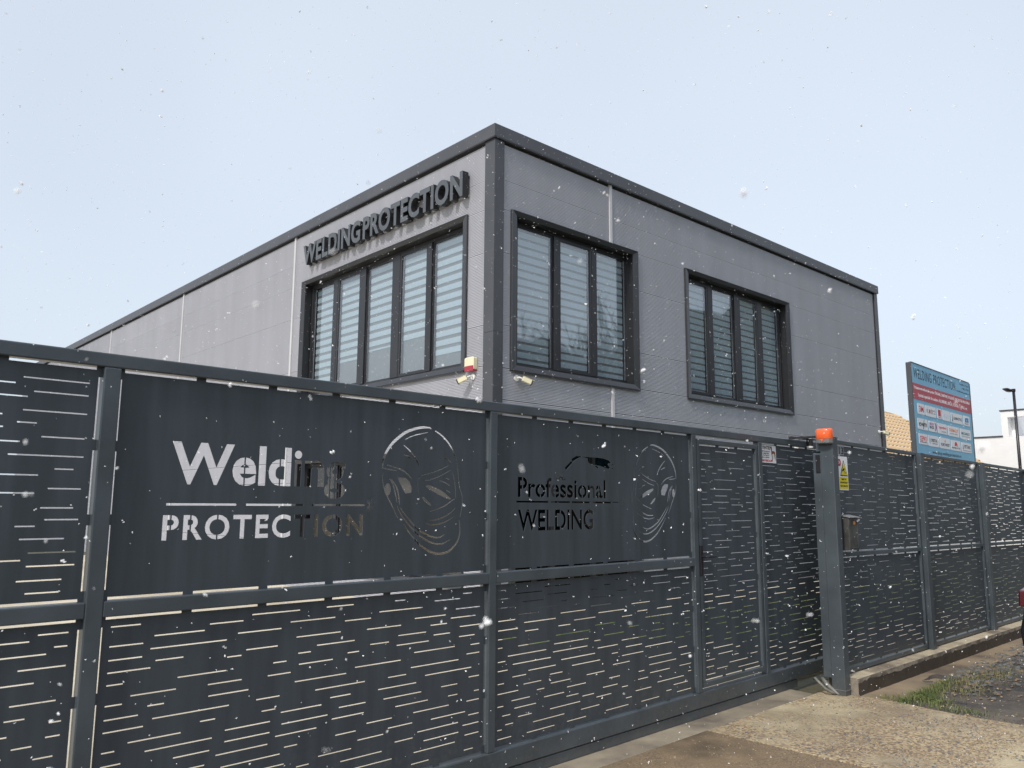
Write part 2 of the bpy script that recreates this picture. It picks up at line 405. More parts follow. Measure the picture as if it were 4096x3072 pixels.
def cut_sheet(name, outer, holes, glyphs, bridges, y, th, m, parent, fmap=None):
    """Sheet outline minus holes (each its own polygon) minus glyph loops (even-odd), bridges put back."""
    loops = [outer] + holes + glyphs + bridges
    vs = []; es = []
    for lp in loops:
        n = len(vs); k = len(lp); vs += [Vector(p) for p in lp]; es += [(n + i, n + (i + 1) % k) for i in range(k)]
    ov, oe, of, _, _, _ = delaunay_2d_cdt(vs, es, [], 0, 1e-6)
    P = np.array([tuple(v) for v in ov]); F = np.array(of)
    c = P[F].mean(1)
    solid = evenodd(c[:, 0], c[:, 1], [outer])
    h = np.zeros(len(c), bool)
    for q in holes: h |= evenodd(c[:, 0], c[:, 1], [q])
    if glyphs: h |= evenodd(c[:, 0], c[:, 1], glyphs)
    b = np.zeros(len(c), bool)
    for q in bridges: b |= evenodd(c[:, 0], c[:, 1], [q])
    F = F[solid & (~h | b)]
    mb = MB(fmap); n = len(P)
    mb.v = [(p[0], y, p[1]) for p in P] + [(p[0], y + th, p[1]) for p in P]
    cnt = set()
    for t in F:
        a, bb, cc = (int(i) for i in t)
        mb.f += [(a, bb, cc), (cc + n, bb + n, a + n)]
        for e in ((a, bb), (bb, cc), (cc, a)): cnt.add(e)
    for (a, bb) in cnt:
        if (bb, a) not in cnt: mb.f.append((bb, a, a + n, bb + n))
    mb.mi = [0] * len(mb.f)
    return mb.build(name, m, parent, fix=False)

def rect(x0, z0, x1, z1): return [(x0, z0), (x1, z0), (x1, z1), (x0, z1)]

def edge_gaps(x0, x1, z0, z1, g=0.013, pitch=0.34, tab=0.045, left=True, right=True):
    out = []
    e = 0.002
    def run(a, b):
        L = b - a; n = max(1, round(L / pitch)); s = L / n
        return [(a + i * s + tab / 2, a + (i + 1) * s - tab / 2) for i in range(n)]
    for a, b in run(x0, x1): out += [rect(a, z1 - g, b, z1 + e), rect(a, z0 - e, b, z0 + g)]
    for a, b in run(z0 + g * 1.6, z1 - g * 1.6):
        if left: out.append(rect(x0 - e, a, x0 + g, b))
        if right: out.append(rect(x1 - g, a, x1 + e, b))
    return out

def slits(x0, x1, z0, z1, seed, pitch=0.0262, h=0.0054, mg=0.045):
    """Short slots in rows; a slot keeps clear of the slots just below and beside it."""
    r = random.Random(seed); out = []
    n = max(2, round((z1 - z0 - 2 * mg) / pitch)); lo, hi = x0 + mg, x1 - mg
    dz = (z1 - z0 - 2 * mg - h) / n
    placed = []
    for i in range(n + 1):
        z = z0 + mg + i * dz
        near = [q for q in placed if z - q[2] < dz * 1.5]
        x = lo - r.uniform(0, .30)
        while x < hi:
            L = r.choice((.07, .12, .16, .19, .22, .25, .29, .34))
            a, b = max(x, lo), min(x + L, hi)
            hit = [q for q in near if a < q[1] + .018 and b > q[0] - .018]
            if b - a > .035 and not hit:
                zz = z + r.uniform(-.0035, .0035)
                out.append(rect(a, zz, b, zz + h)); placed.append((a, b, z)); x = b + r.uniform(.10, .36)
            else: x = x + r.uniform(.03, .09)
    return out

def stroke(pts, w0, w1):
    """Brush stroke polygon: thin at both ends, w1 in the middle."""
    pts = [Vector((p[0], p[1])) for p in pts]
    d = [0.0]
    for i in range(1, len(pts)): d.append(d[-1] + (pts[i] - pts[i - 1]).length)
    # resample with Catmull-Rom
    fine = []
    for i in range(len(pts) - 1):
        p0, p1, p2, p3 = pts[max(i - 1, 0)], pts[i], pts[i + 1], pts[min(i + 2, len(pts) - 1)]
        for k in range(4):
            t = k / 4
            fine.append(0.5 * ((2 * p1) + (p2 - p0) * t + (2 * p0 - 5 * p1 + 4 * p2 - p3) * t * t + (3 * p1 - p0 - 3 * p2 + p3) * t ** 3))
    fine.append(pts[-1])
    L, R = [], []
    n = len(fine)
    for i, p in enumerate(fine):
        t = (fine[min(i + 1, n - 1)] - fine[max(i - 1, 0)]).normalized(); nn = Vector((-t.y, t.x))
        w = (w0 + (w1 - w0) * math.sin(PI * i / (n - 1)) ** 0.8) * 0.5 * 1.45
        L.append(p + nn * w); R.append(p - nn * w)
    return [tuple(p) for p in L] + [tuple(p) for p in reversed(R)]

def star(cx, cz, r0, r1, n, a0, a1, seed):
    r = random.Random(seed); out = []
    for i in range(n):
        a = a0 + (a1 - a0) * i / (n - 1) + r.uniform(-0.05, 0.05)
        rr = r1 * r.uniform(0.6, 1.0); da = 0.11
        out.append([(cx + r0 * math.cos(a - da * 2), cz + r0 * math.sin(a - da * 2)), (cx + rr * math.cos(a), cz + rr * math.sin(a)), (cx + r0 * math.cos(a + da * 2), cz + r0 * math.sin(a + da * 2))])
    return out
MASK= [(0.0035, 0.0118, [(-0.946, 1.7942), (-0.945, 1.8255), (-0.9379, 1.8573), (-0.9183, 1.8955), (-0.8846, 1.9378), (-0.843, 1.9723), (-0.8005, 2.0015), (-0.7497, 2.0227), (-0.6829, 2.0394), (-0.6334, 2.0417), (-0.614, 2.037)]), (0.0018, 0.0035, [(-0.8014, 1.962), (-0.7559, 1.9837), (-0.6969, 2.0012), (-0.638, 2.0135)]), (0.0047, 0.0076, [(-0.5866, 2.0267), (-0.543, 2.0063), (-0.5027, 1.9781), (-0.47, 1.946), (-0.445, 1.9102), (-0.4238, 1.8648)]), (0.0029, 0.0041, [(-0.4193, 1.8464), (-0.4083, 1.785), (-0.3962, 1.7114), (-0.3747, 1.6563), (-0.3752, 1.6011), (-0.3885, 1.5339)]), (0.0029, 0.0088, [(-0.3946, 1.5157), (-0.3889, 1.4791), (-0.3904, 1.4307), (-0.4096, 1.3889), (-0.4409, 1.3599), (-0.4798, 1.3374), (-0.534, 1.3287), (-0.5801, 1.3351), (-0.6259, 1.3513), (-0.6789, 1.382), (-0.7241, 1.4206), (-0.7616, 1.4587), (-0.7952, 1.4993)]), (0.0018, 0.0065, [(-0.8092, 1.9333), (-0.7683, 1.9061), (-0.7303, 1.8695), (-0.7071, 1.8409), (-0.6914, 1.8148)]), (0.0012, 0.0053, [(-0.8075, 1.8789), (-0.7745, 1.8704), (-0.7447, 1.8582)]), (0.0012, 0.0059, [(-0.5398, 1.8751), (-0.5002, 1.8707), (-0.476, 1.8564), (-0.458, 1.8418)]), (0.0018, 0.0053, [(-0.9156, 1.8181), (-0.8516, 1.8032), (-0.8082, 1.7902), (-0.7713, 1.7681), (-0.7449, 1.7442)]), (0.0018, 0.0047, [(-0.9392, 1.7984), (-0.8937, 1.7931), (-0.8512, 1.7899)]), (0.0024, 0.0035, [(-0.6789, 1.7696), (-0.6149, 1.7817), (-0.5459, 1.805), (-0.4834, 1.8304)]), (0.0024, 0.0035, [(-0.6592, 1.7387), (-0.5911, 1.7524), (-0.5295, 1.7752), (-0.4668, 1.8046)]), (0.0029, 0.0035, [(-0.6862, 1.7647), (-0.7044, 1.7465), (-0.7072, 1.717), (-0.7025, 1.6818), (-0.6981, 1.6584)]), (0.0029, 0.0035, [(-0.4504, 1.7898), (-0.4376, 1.7534), (-0.4284, 1.7046), (-0.4247, 1.6435)]), (0.0047, 0.02, [(-0.6472, 1.7123), (-0.6127, 1.6999), (-0.5661, 1.6828), (-0.511, 1.6596), (-0.463, 1.6383)]), (0.0012, 0.0047, [(-0.5482, 1.7415), (-0.5128, 1.7333), (-0.4687, 1.713)]), (0.0012, 0.0041, [(-0.5055, 1.7589), (-0.4735, 1.7494)]), (0.0018, 0.0041, [(-0.4959, 1.6882), (-0.4655, 1.6747)]), (0.0012, 0.0129, [(-0.6716, 1.647), (-0.6409, 1.6237), (-0.6062, 1.6003)]), (0.0018, 0.0047, [(-0.6204, 1.566), (-0.5635, 1.5796), (-0.5017, 1.6006), (-0.4548, 1.6281), (-0.4311, 1.6404)]), (0.0012, 0.0053, [(-0.4219, 1.5887), (-0.4691, 1.5555), (-0.5235, 1.5317), (-0.5773, 1.5185), (-0.6418, 1.5191)]), (0.0012, 0.0053, [(-0.4408, 1.5354), (-0.4917, 1.5105), (-0.5459, 1.4962), (-0.5995, 1.4928), (-0.6563, 1.5034)]), (0.0018, 0.0071, [(-0.5018, 1.4379), (-0.5363, 1.422), (-0.5824, 1.4219), (-0.6358, 1.4389), (-0.6962, 1.4691), (-0.7488, 1.5131), (-0.7935, 1.5565), (-0.8232, 1.5909)]), (0.0018, 0.0071, [(-0.4618, 1.4071), (-0.5122, 1.3859), (-0.5662, 1.3862), (-0.6197, 1.4006), (-0.6803, 1.4312), (-0.7403, 1.4756), (-0.7925, 1.525), (-0.8296, 1.5709), (-0.8411, 1.5966)]), (0.0012, 0.0053, [(-0.9061, 1.7469), (-0.8771, 1.7191), (-0.8616, 1.6793), (-0.8499, 1.6451), (-0.8453, 1.6137)]), (0.0018, 0.0065, [(-0.892, 1.7445), (-0.8555, 1.7081), (-0.8362, 1.6625), (-0.825, 1.6024)]), (0.0018, 0.0053, [(-0.9418, 1.7744), (-0.9438, 1.7346), (-0.9282, 1.6839), (-0.906, 1.6445), (-0.8728, 1.5937), (-0.8466, 1.5482), (-0.8245, 1.5224)])]
KNOBS= [[(-0.8886, 1.6874), (-0.8896, 1.6747), (-0.8933, 1.664), (-0.8992, 1.6568), (-0.9063, 1.6542), (-0.9136, 1.6566), (-0.9199, 1.6636), (-0.9243, 1.6742), (-0.9262, 1.6868), (-0.9252, 1.6994), (-0.9216, 1.7101), (-0.9157, 1.7174), (-0.9086, 1.7201), (-0.9013, 1.7177), (-0.895, 1.7107), (-0.8905, 1.7)], [(-0.8428, 1.7527), (-0.7926, 1.7529), (-0.7629, 1.7333), (-0.7435, 1.6987), (-0.7478, 1.6695), (-0.7898, 1.6654), (-0.8124, 1.6974), (-0.8312, 1.7259)]]
TORCH= [[(0.5287, 1.8551), (0.5928, 1.9033), (0.6081, 1.8926), (0.5376, 1.8374)], [(0.5947, 1.9156), (0.6424, 1.9378), (0.6768, 1.9398), (0.7082, 1.9379), (0.7654, 1.9363), (0.8627, 1.9374), (0.9422, 1.9337), (0.9959, 1.9232), (1.016, 1.909), (1.0124, 1.9025), (0.9955, 1.9039), (0.9851, 1.8929), (0.9951, 1.8826), (1.0119, 1.8768), (0.9947, 1.8612), (0.9544, 1.8704), (0.8948, 1.8809), (0.8488, 1.8855), (0.8098, 1.884), (0.7746, 1.8972), (0.7652, 1.9155), (0.7685, 1.9261), (0.7208, 1.9343), (0.683, 1.9318), (0.6454, 1.917), (0.6205, 1.9045), (0.6111, 1.8927)], [(0.839, 1.8788), (0.8618, 1.8797), (0.8781, 1.8719), (0.8747, 1.8613), (0.8616, 1.865)], [(1.026, 1.8996), (1.0485, 1.8966), (1.047, 1.8922), (1.0293, 1.8933)], [(1.0221, 1.8742), (1.0439, 1.8706), (1.041, 1.8654), (1.0254, 1.8674)]]
# ------------------------------------------------------------------ placement frames
PHI, A2, TH = 0.77107, 0.753617, 0.738615
GATE_O = (0.0, 5.0, 0.0)                 # gate frame: x along the gate, y into the yard
FENCE_O = (2.99275, 7.19357, 0.0)        # fence on the plinth
BLD_O = (-0.28306, 11.7, 0.0)            # building corner: x along the right face, y along the left face
U = 0.975
def ZB(z): return z * U + CAM_H          # building height above ground from height above the lens
def gate_w(x, y, z=0.0): return (GATE_O[0] + x * math.cos(PHI) - y * math.sin(PHI), GATE_O[1] + x * math.sin(PHI) + y * math.cos(PHI), z)
def fence_w(x, y, z=0.0): return (FENCE_O[0] + x * math.cos(A2) - y * math.sin(A2), FENCE_O[1] + x * math.sin(A2) + y * math.cos(A2), z)
def bld_w(x, y, z=0.0): return (BLD_O[0] + x * math.cos(TH) - y * math.sin(TH), BLD_O[1] + x * math.sin(TH) + y * math.cos(TH), z)

# ------------------------------------------------------------------ ground
def sheet(name, poly, z, m, label=None):
    mb = MB(); mb.add([(p[0], p[1], z) for p in poly], [tuple(range(len(poly)))])
    o = mb.build(name, m); o['kind'] = 'structure'; return o
def slab(name, poly, z0, z1, m):
    o = MB().prism(poly, 'z', z0, z1).build(name, m, bev=0.004); o['kind'] = 'structure'; return o
sheet('ground', [(-400, -400), (400, -400), (400, 400), (-400, 400)], -0.03, M['land'])
gw = lambda *ps: [gate_w(*p)[:2] for p in ps]
# driveway slabs in front of the gate, with a joint between them
slab('driveway_slab', gw((-5, -7), (1.79, -7), (1.79, -0.20), (-5, -0.20)), -0.12, 0.0, M['apronwet'])
slab('driveway_slab', gw((1.81, -7), (3.9, -7), (3.74, -3.2), (3.69, -2.2), (3.66, -1.75), (3.635, -1.36), (3.66, -1.1), (3.69, -0.95), (3.74, -0.74), (3.67, -0.5), (3.66, -0.21), (1.81, -0.20)), -0.12, 0.0, M['apron'])
# older concrete strip the gate rolls on, wet and grey
slab('gate_track_strip', gw((-5, -0.197), (3.46, -0.205), (3.50, 0.20), (-5, 0.20)), -0.12, 0.002, M['apronold'])
slab('yard_paving', gw((-16, 0.202), (14, 0.202), (14, 16), (-16, 40)), -0.12, -0.002, M['yard'])
slab('footing_strip', [fence_w(*p)[:2] for p in ((-0.02, -0.30), (1.0, -0.29), (2.5, -0.30), (9, -0.28), (9, 0.02), (-0.02, 0.02))], -0.12, -0.004, M['dirt'])
# bumpy verge to the right of the driveway
mb = MB(); NX, NY = 90, 70
for j in range(NY):
    for i in range(NX):
        x = 3.55 + i * 0.10; y = -0.35 - j * 0.075
        h = noise.noise(Vector((x * 1.3, y * 1.3, 3))) * 0.02 + noise.noise(Vector((x * 5, y * 5, 9))) * 0.008 - 0.012
        if x < 3.78: h -= 0.02
        if y > -0.62: h -= 0.015
        mb.v.append(gate_w(x, y, h))
for j in range(NY - 1):
    for i in range(NX - 1):
        a = j * NX + i; mb.f.append((a, a + 1, a + NX + 1, a + NX)); mb.mi.append(0)
o = mb.build('muddy_verge', M['mud'], smooth=True); o['kind'] = 'structure'
# lawn along the building
lawn = [bld_w(*p)[:2] for p in ((-1.0, -1.3), (14, -1.3), (14, -4.2), (4, -4.0), (1.2, -3.5), (0.6, -2.6), (0.1, -2.0), (-1.0, -1.9))]
o = sheet('lawn', lawn, 0.004, M['grass'])
r = random.Random(3); mb = MB()
for k in range(9000):
    x = r.uniform(-0.9, 12.5); y = r.uniform(-3.7, -1.35)
    if x < 1.5 and y < -2.0 - 1.6 * (x + 0.5) / 2.0: continue
    w = bld_w(x, y); h = r.uniform(0.03, 0.075); a = r.uniform(0, 6.28); dx, dy = 0.006 * math.cos(a), 0.006 * math.sin(a)
    lx, ly = r.uniform(-.03, .03), r.uniform(-.03, .03)
    mb.add([(w[0] - dx, w[1] - dy, 0.004), (w[0] + dx, w[1] + dy, 0.004), (w[0] + lx, w[1] + ly, h)], [(0, 1, 2)])
o = mb.build('lawn_grass', M['grass'], fix=False); tag(o, 'short green grass behind the fence along the grey hall', 'grass', kind='stuff')
# pebbles worn out of the driveway surface
def pebbles(name, n, area, size, ms, label, seed, flat=0.6, zoff=0.0, cat='gravel'):
    r = random.Random(seed); mb = MB()
    for k in range(n):
        x, y = area(r)
        s = r.uniform(*size) * r.choice((0.6, 0.8, 1, 1, 1.5)); a = r.uniform(0, 6.28); el = r.uniform(0.6, 1.0)
        w = Vector(gate_w(x, y, zoff)); vs = []
        m = 6
        tilt = Vector((r.uniform(-.25, .25), r.uniform(-.25, .25)))
        for i in range(m):
            t = a + 2 * PI * i / m; q = s * r.uniform(0.75, 1.1)
            px, py = q * math.cos(t), q * el * math.sin(t)
            vs.append((w.x + px, w.y + py, w.z))
            vs.append((w.x + px * .8, w.y + py * .8, w.z + s * flat * r.uniform(.7, 1.0) + px * tilt.x + py * tilt.y))
        fs = [(2 * i, 2 * ((i + 1) % m), 2 * ((i + 1) % m) + 1, 2 * i + 1) for i in range(m)] + [tuple(2 * i + 1 for i in range(m))]
        mb.add(vs, fs, r.randrange(len(ms)))
    o = mb.build(name, ms, fix=True); return tag(o, label, cat, kind='stuff')
def area_apron(r):
    while True:
        x, y = r.uniform(1.9, 3.7), -0.4 - abs(r.gauss(0, 1.0))
        d = noise.noise(Vector((x * 1.1, y * 1.1, 0))) + noise.noise(Vector((x * 3, y * 3, 5))) * 0.5
        if d > -0.15 and y > -3.5 and not (y > -1.0 and r.random() < .85): return x, y
pebbles('driveway_pebbles', 4200, area_apron, (0.003, 0.0075), [M['pebble'], M['slate2'], M['slate']], 'small brown and dark pebbles worn loose on the pale driveway', 11, 0.55)
def area_wet(r): return r.uniform(-0.8, 1.78), r.uniform(-2.2, -0.25)
pebbles('driveway_grit', 2600, area_wet, (0.002, 0.0055), [M['pebble'], M['slate2']], 'fine grit on the damp brown driveway slab', 12, 0.55, cat='grit')
def area_stones(r):
    while True:
        x, y = r.uniform(4.4, 9.5), -0.72 - abs(r.gauss(0, 0.38))
        if y > -0.66 - 0.3 * (x < 5.0) or (x < 5.2 and r.random() < 0.6): continue
        return x, y
pebbles('slate_gravel', 1500, area_stones, (0.010, 0.028), [M['slate'], M['slate'], M['slate2'], M['slate']], 'flat grey slate chips scattered on mud beside the fence footing', 13, 0.35, -0.008)
def area_few(r): return r.uniform(3.8, 8), r.uniform(-3.0, -0.8)
pebbles('verge_grit', 900, area_few, (0.005, 0.014), [M['slate'], M['slate2'], M['pebble']], 'small stones trodden into the dark muddy verge', 14, 0.5, -0.008, cat='grit')
def tufts(name, spots, m, label, seed, h=(0.02, 0.065)):
    r = random.Random(seed); mb = MB()
    for (cx, cy, rx, ry, n) in spots:
        for k in range(n):
            x, y = r.gauss(cx, rx), r.gauss(cy, ry); w = gate_w(x, y, -0.015)
            L = r.uniform(*h); a = r.uniform(0, 6.28); b = r.uniform(0.4, 1.5); dx, dy = math.cos(a), math.sin(a); wd = r.uniform(.0015, .003)
            p = Vector(w); q = p + Vector((dx * L * b * .4, dy * L * b * .4, L * .7)); t = p + Vector((dx * L * b, dy * L * b, L * (1.0 - .35 * b)))
            s = Vector((-dy, dx, 0)) * wd
            mb.add([p - s, p + s, q + s * .8, q - s * .8, t], [(0, 1, 2, 3), (3, 2, 4)])
    return tag(mb.build(name, m, fix=False), label, 'grass', kind='stuff')
tufts('grass_tuft', [(4.05, -0.86, .16, .05, 420), (4.35, -0.88, .18, .04, 360), (4.75, -0.85, .15, .035, 220), (3.95, -1.02, .08, .06, 240), (3.80, -1.25, .05, .14, 160), (3.78, -0.84, .05, .04, 120)], M['grass'], 'fresh green grass tufts at the edge of the pale driveway', 21)
tufts('dry_grass', [(5.1, -0.95, .3, .07, 300), (5.7, -1.05, .3, .09, 260), (3.78, -0.72, .06, .05, 120), (4.6, -1.1, .25, .1, 140)], M['drygrass'], 'yellowed sparse grass growing between the slate chips', 22, (0.02, 0.06))

# ------------------------------------------------------------------ sliding gate
def ZG(z): return (z + 1.287) * 1.25
T = 0.06
gate = thing('sliding_gate', GATE_O, PHI, 'anthracite sliding gate with laser cut Welding PROTECTION lettering and welding mask outlines', 'gate')
GX0, GX1 = -4.66, 4.41
ZT1, ZT0, ZM1, ZM0, ZL1, ZL0 = 2.234, 2.174, 1.206, 1.141, 0.187, 0.077
MB().box(GX0, GX1, 0, T, ZT0, ZT1).build('top_rail', M['tube'], gate, bev=0.006)
MB().box(GX0, GX1, 0, T + 0.02, ZL0, ZL1).build('bottom_rail', M['tube'], gate, bev=0.006)
MB().box(GX0, 3.62, 0.008, 0.07, 0.003, 0.070).build('track_beam', M['tube'], gate, bev=0.005)
PA, PBp, PC, PD = (-2.394, -2.325), (-0.177, -0.119), (2.011, 2.071), (3.071, 3.132)
for a, b in ((-4.66, -4.60), PA, PBp, PC, PD, (4.35, 4.41)):
    MB().box(a, b, 0.0006, T - 0.001, ZL1, ZT0).build('post', M['tube'], gate, bev=0.005)
for a, b in ((-4.60, PA[0]), (PA[1], PBp[0]), (PBp[1], PC[0])):
    MB().box(a, b, 0.0012, T - 0.002, ZM0, ZM1).build('mid_rail', M['tube'], gate, bev=0.005)
YS, TS = 0.03, 0.003
def plain(x0, x1, z0, z1, seed, parent=gate, y=YS, fmap=None, name='slotted_sheet', extra=(), h=0.0054):
    return cut_sheet(name, rect(x0, z0, x1, z1), edge_gaps(x0, x1, z0, z1) + slits(x0, x1, z0, z1, seed, h=h) + list(extra), [], [], y, TS, M['sheet'], parent, fmap)
plain(-4.60, PA[0], ZM1, ZT0, 101); plain(-4.60, PA[0], ZL1, ZM0, 102)
plain(PA[1], PBp[0], ZL1, ZM0, 103); plain(PBp[1], PC[0], ZL1, ZM0, 104)
plain(PD[1], 4.35, ZL1, ZT0, 105)

def glyphs(body, x0, x1, z0, z1, offset, spacing):
    vs, fs, loops = text_mesh(body, offset, spacing); src = bbox(vs)
    return [fit(lp, src, (x0, z0, x1, z1)) for lp in loops]
def stencil(gl, w=0.006):
    """Vertical bridge through every closed counter so that the middles stay attached."""
    def area(q): return 0.5 * sum(q[i][0] * q[(i + 1) % len(q)][1] - q[(i + 1) % len(q)][0] * q[i][1] for i in range(len(q)))
    out = []
    for i, q in enumerate(gl):
        b = bbox(q); cx = (b[0] + b[2]) / 2
        for k, p in enumerate(gl):
            if k == i: continue
            c = bbox(p)
            if c[0] < b[0] and c[2] > b[2] and c[1] < b[1] and c[3] > b[3]:
                out.append(rect(cx - w / 2, c[1] - 0.002, cx + w / 2, c[3] + 0.002)); break
    return out
# bay with the company name
art = []; br = []
g1 = glyphs('Welding', -2.079, -1.178, 1.632, 1.880, 0.026, 1.0)
g2 = glyphs('PROTECTION', -2.099, -1.061, 1.4425, 1.5545, 0.022, 1.18)
art += g1 + g2; br += stencil(g1) + stencil(g2, 0.006)
holes = edge_gaps(PA[1], PBp[0], ZM1, ZT0)
for a, b in ((-2.089, -1.763), (-1.717, -1.413), (-1.367, -1.052)): holes.append([(a, 1.5955), (b - .004, 1.5955), (b, 1.6005), (b - .004, 1.6055), (a, 1.6055)])
holes += star(-1.034, 1.602, 0.008, 0.075, 13, -PI * .55, PI * .55, 5)
mask1 = [stroke(p, a, b) for a, b, p in MASK]
holes += mask1 + KNOBS
cut_sheet('lettered_sheet', rect(PA[1], ZM1, PBp[0], ZT0), holes, art, br, YS, TS, M['sheet'], gate)
# bay with the second slogan, mask mirrored
def mir(q):
    b0, b1 = (-0.9423, 1.3246, -0.3731, 2.0449), (1.2498, 1.3400, 1.8173, 2.0640)
    return [(b1[2] - (x - b0[0]) / (b0[2] - b0[0]) * (b1[2] - b1[0]), b1[1] + (z - b0[1]) / (b0[3] - b0[1]) * (b1[3] - b1[1])) for x, z in q]
g3 = glyphs('Professional', 0.0873, 0.957, 1.655, 1.7835, 0.020, 1.0)
g4 = glyphs('WELDING', 0.0887, 0.822, 1.4435, 1.579, 0.020, 1.0)
holes = edge_gaps(PBp[1], PC[0], ZM1, ZT0)
for a, b in ((.074, .369), (.392, .5816), (.5968, .784), (.813, 1.027)): holes.append(rect(a, 1.6218, b, 1.6322))
holes.append(rect(1.030, 1.6265, 1.100, 1.6315))
holes += star(1.134, 1.628, 0.006, 0.055, 11, -PI * .55, PI * .55, 6) + star(0.4894, 1.775, 0.012, 0.095, 13, 0.03, PI - 0.03, 7)
holes += [mir(q) for q in mask1] + [mir(q) for q in KNOBS] + TORCH
cut_sheet('lettered_sheet', rect(PBp[1], ZM1, PC[0], ZT0), holes, g3 + g4, stencil(g3, .005) + stencil(g4, .005), YS, TS, M['sheet'], gate)
# pedestrian door leaf inside the gate
door = bpy.data.objects.new('door', None); COL.objects.link(door); door.parent = gate
DX0, DX1, DZ0, DZ1 = 2.083, 3.058, 0.215, 2.146
dw = 0.04
fr = MB()
fr.box(DX0, DX1, 0.004, 0.046, DZ1 - dw, DZ1).box(DX0, DX1, 0.004, 0.046, DZ0, DZ0 + dw)
fr.box(DX0, DX0 + dw, 0.0045, 0.0455, DZ0 + dw, DZ1 - dw).box(DX1 - dw, DX1, 0.0045, 0.0455, DZ0 + dw, DZ1 - dw)
fr.build('door_frame', M['tube'], door, bev=0.004)
plain(DX0 + dw, DX1 - dw, DZ0 + dw, DZ1 - dw, 106, parent=door, y=0.024)
hd = MB(); hd.box(2.078, 2.112, -0.010, 0.0035, 1.062, 1.298)
hd.tube([(2.095, -0.010, 1.212), (2.095, -0.05, 1.212), (2.112, -0.058, 1.212), (2.215, -0.058, 1.210)], 0.0095, 8)
hd.build('handle', M['blackmetal'], door, bev=0.003)
MB().box(DX1 + 0.0005, PD[0] - 0.0005, 0.02, 0.035, 0.30, 0.42).build('hinge', M['steel'], door)
MB().box(DX1 + 0.0005, PD[0] - 0.0005, 0.02, 0.035, 1.85, 1.97).build('hinge', M['steel'], door)

# ------------------------------------------------------------------ gate pillar, its catch, guide rollers and warning lamp
pillar = thing('gate_pillar', gate_w(3.575, -0.446), PHI, 'square anthracite steel pillar at the right end of the gate under the orange lamp', 'pillar')
MB().box(0, 0.105, 0, 0.12, -0.02, 2.222).build('column', M['tube'], pillar, bev=0.007)
MB().box(-0.004, 0.109, -0.004, 0.124, 2.2222, 2.228).build('cap', M['tube'], pillar, bev=0.002)
MB().box(0.006, 0.06, 0.1205, 0.192, 0.135, 2.085).build('catch_profile', M['tube'], pillar, bev=0.004)
MB().box(0.006, 0.04, 0.1205, 0.16, 2.10, 2.222).build('catch_profile', M['tube'], pillar, bev=0.004)
MB().box(-0.002, 0.0055, 0.125, 0.165, 1.91, 2.07).build('catch_plate', M['blackmetal'], pillar, bev=0.002)
mb = MB(); q = [(-0.0035, -0.0035), (0.1085, -0.0035), (0.1085, 0.1235), (-0.0035, 0.1235)]
mb.tube([(a, b, 0.045) for a, b in q + q[:1]], 0.0025, 6)
mb.build('tie_wire', M['cable'], pillar)
rb = thing('roller_guide', gate_w(3.62, -0.29), PHI, 'black bracket holding two white rollers on top of the gate beside the orange lamp', 'gate guide')
MB().prism([(-0.02, 0.235), (0.62, 0.238), (0.62, 0.272), (0.395, 0.275), (0.395, 0.41), (0.355, 0.41), (0.355, 0.275), (-0.02, 0.275)], 'z', 2.248, 2.254).build('bracket', M['blackmetal'], rb)
MB().box(-0.02, 0.02, 0.0, 0.27, 2.2285, 2.2475).build('bracket_foot', M['blackmetal'], rb)
for (rx, ry) in ((0.375, 0.255), (0.375, 0.385)):
    ro = MB().disc((rx, ry, 2.185), (0, 0, 1), 0.031, 0.06, 20).build('roller', M['black'], rb, smooth=False)
    MB().disc((rx, ry, 2.168), (0, 0, 1), 0.030, 0.016, 20).build('roller_collar', M['white'], ro)
    MB().disc((rx, ry, 2.2565), (0, 0, 1), 0.018, 0.022, 12, r2=0.006).build('roller_nut', M['white'], ro)
lamp = thing('warning_lamp', gate_w(3.574, -0.445), PHI, 'orange flashing warning lamp on the gate pillar', 'lamp')
sec = [(0.0, -0.012), (0.0, 0.136), (-0.030, 0.136), (-0.058, 0.122), (-0.070, 0.095), (-0.070, 0.029), (-0.058, 0.002), (-0.030, -0.012)]
mb = MB(); base = MB()
def ringz(scale, z): return [(x * scale - 0.0, 0.062 + (y - 0.062) * (0.55 + .45 * scale), z) for x, y in sec]
lv = [(1.0, 2.208), (1.0, 2.275), (0.96, 2.290), (0.85, 2.299), (0.5, 2.3025)]
vs = []
for s, z in lv: vs += ringz(s, z)
n = len(sec); fs = [(i * n + k, i * n + (k + 1) % n, (i + 1) * n + (k + 1) % n, (i + 1) * n + k) for i in range(len(lv) - 1) for k in range(n)]
fs += [tuple(range(n)), tuple(range((len(lv) - 1) * n, len(lv) * n))]
mb.add(vs, fs).build('lens', M['orange'], lamp, bev=0.003, smooth=True)
lv = [(0.80, 2.163), (0.97, 2.172), (0.985, 2.2075)]; vs = []
for s, z in lv: vs += ringz(s, z)
fs = [(i * n + k, i * n + (k + 1) % n, (i + 1) * n + (k + 1) % n, (i + 1) * n + k) for i in range(len(lv) - 1) for k in range(n)] + [tuple(range(n)), tuple(range((len(lv) - 1) * n, len(lv) * n))]
base.add(vs, fs).build('base', M['greyplastic'], lamp, bev=0.002)
MB().prism([(0.045, 2.2045), (0.079, 2.2045), (0.062, 2.182)], 'x', -0.0725, -0.068).build('indicator', M['orange'], lamp)
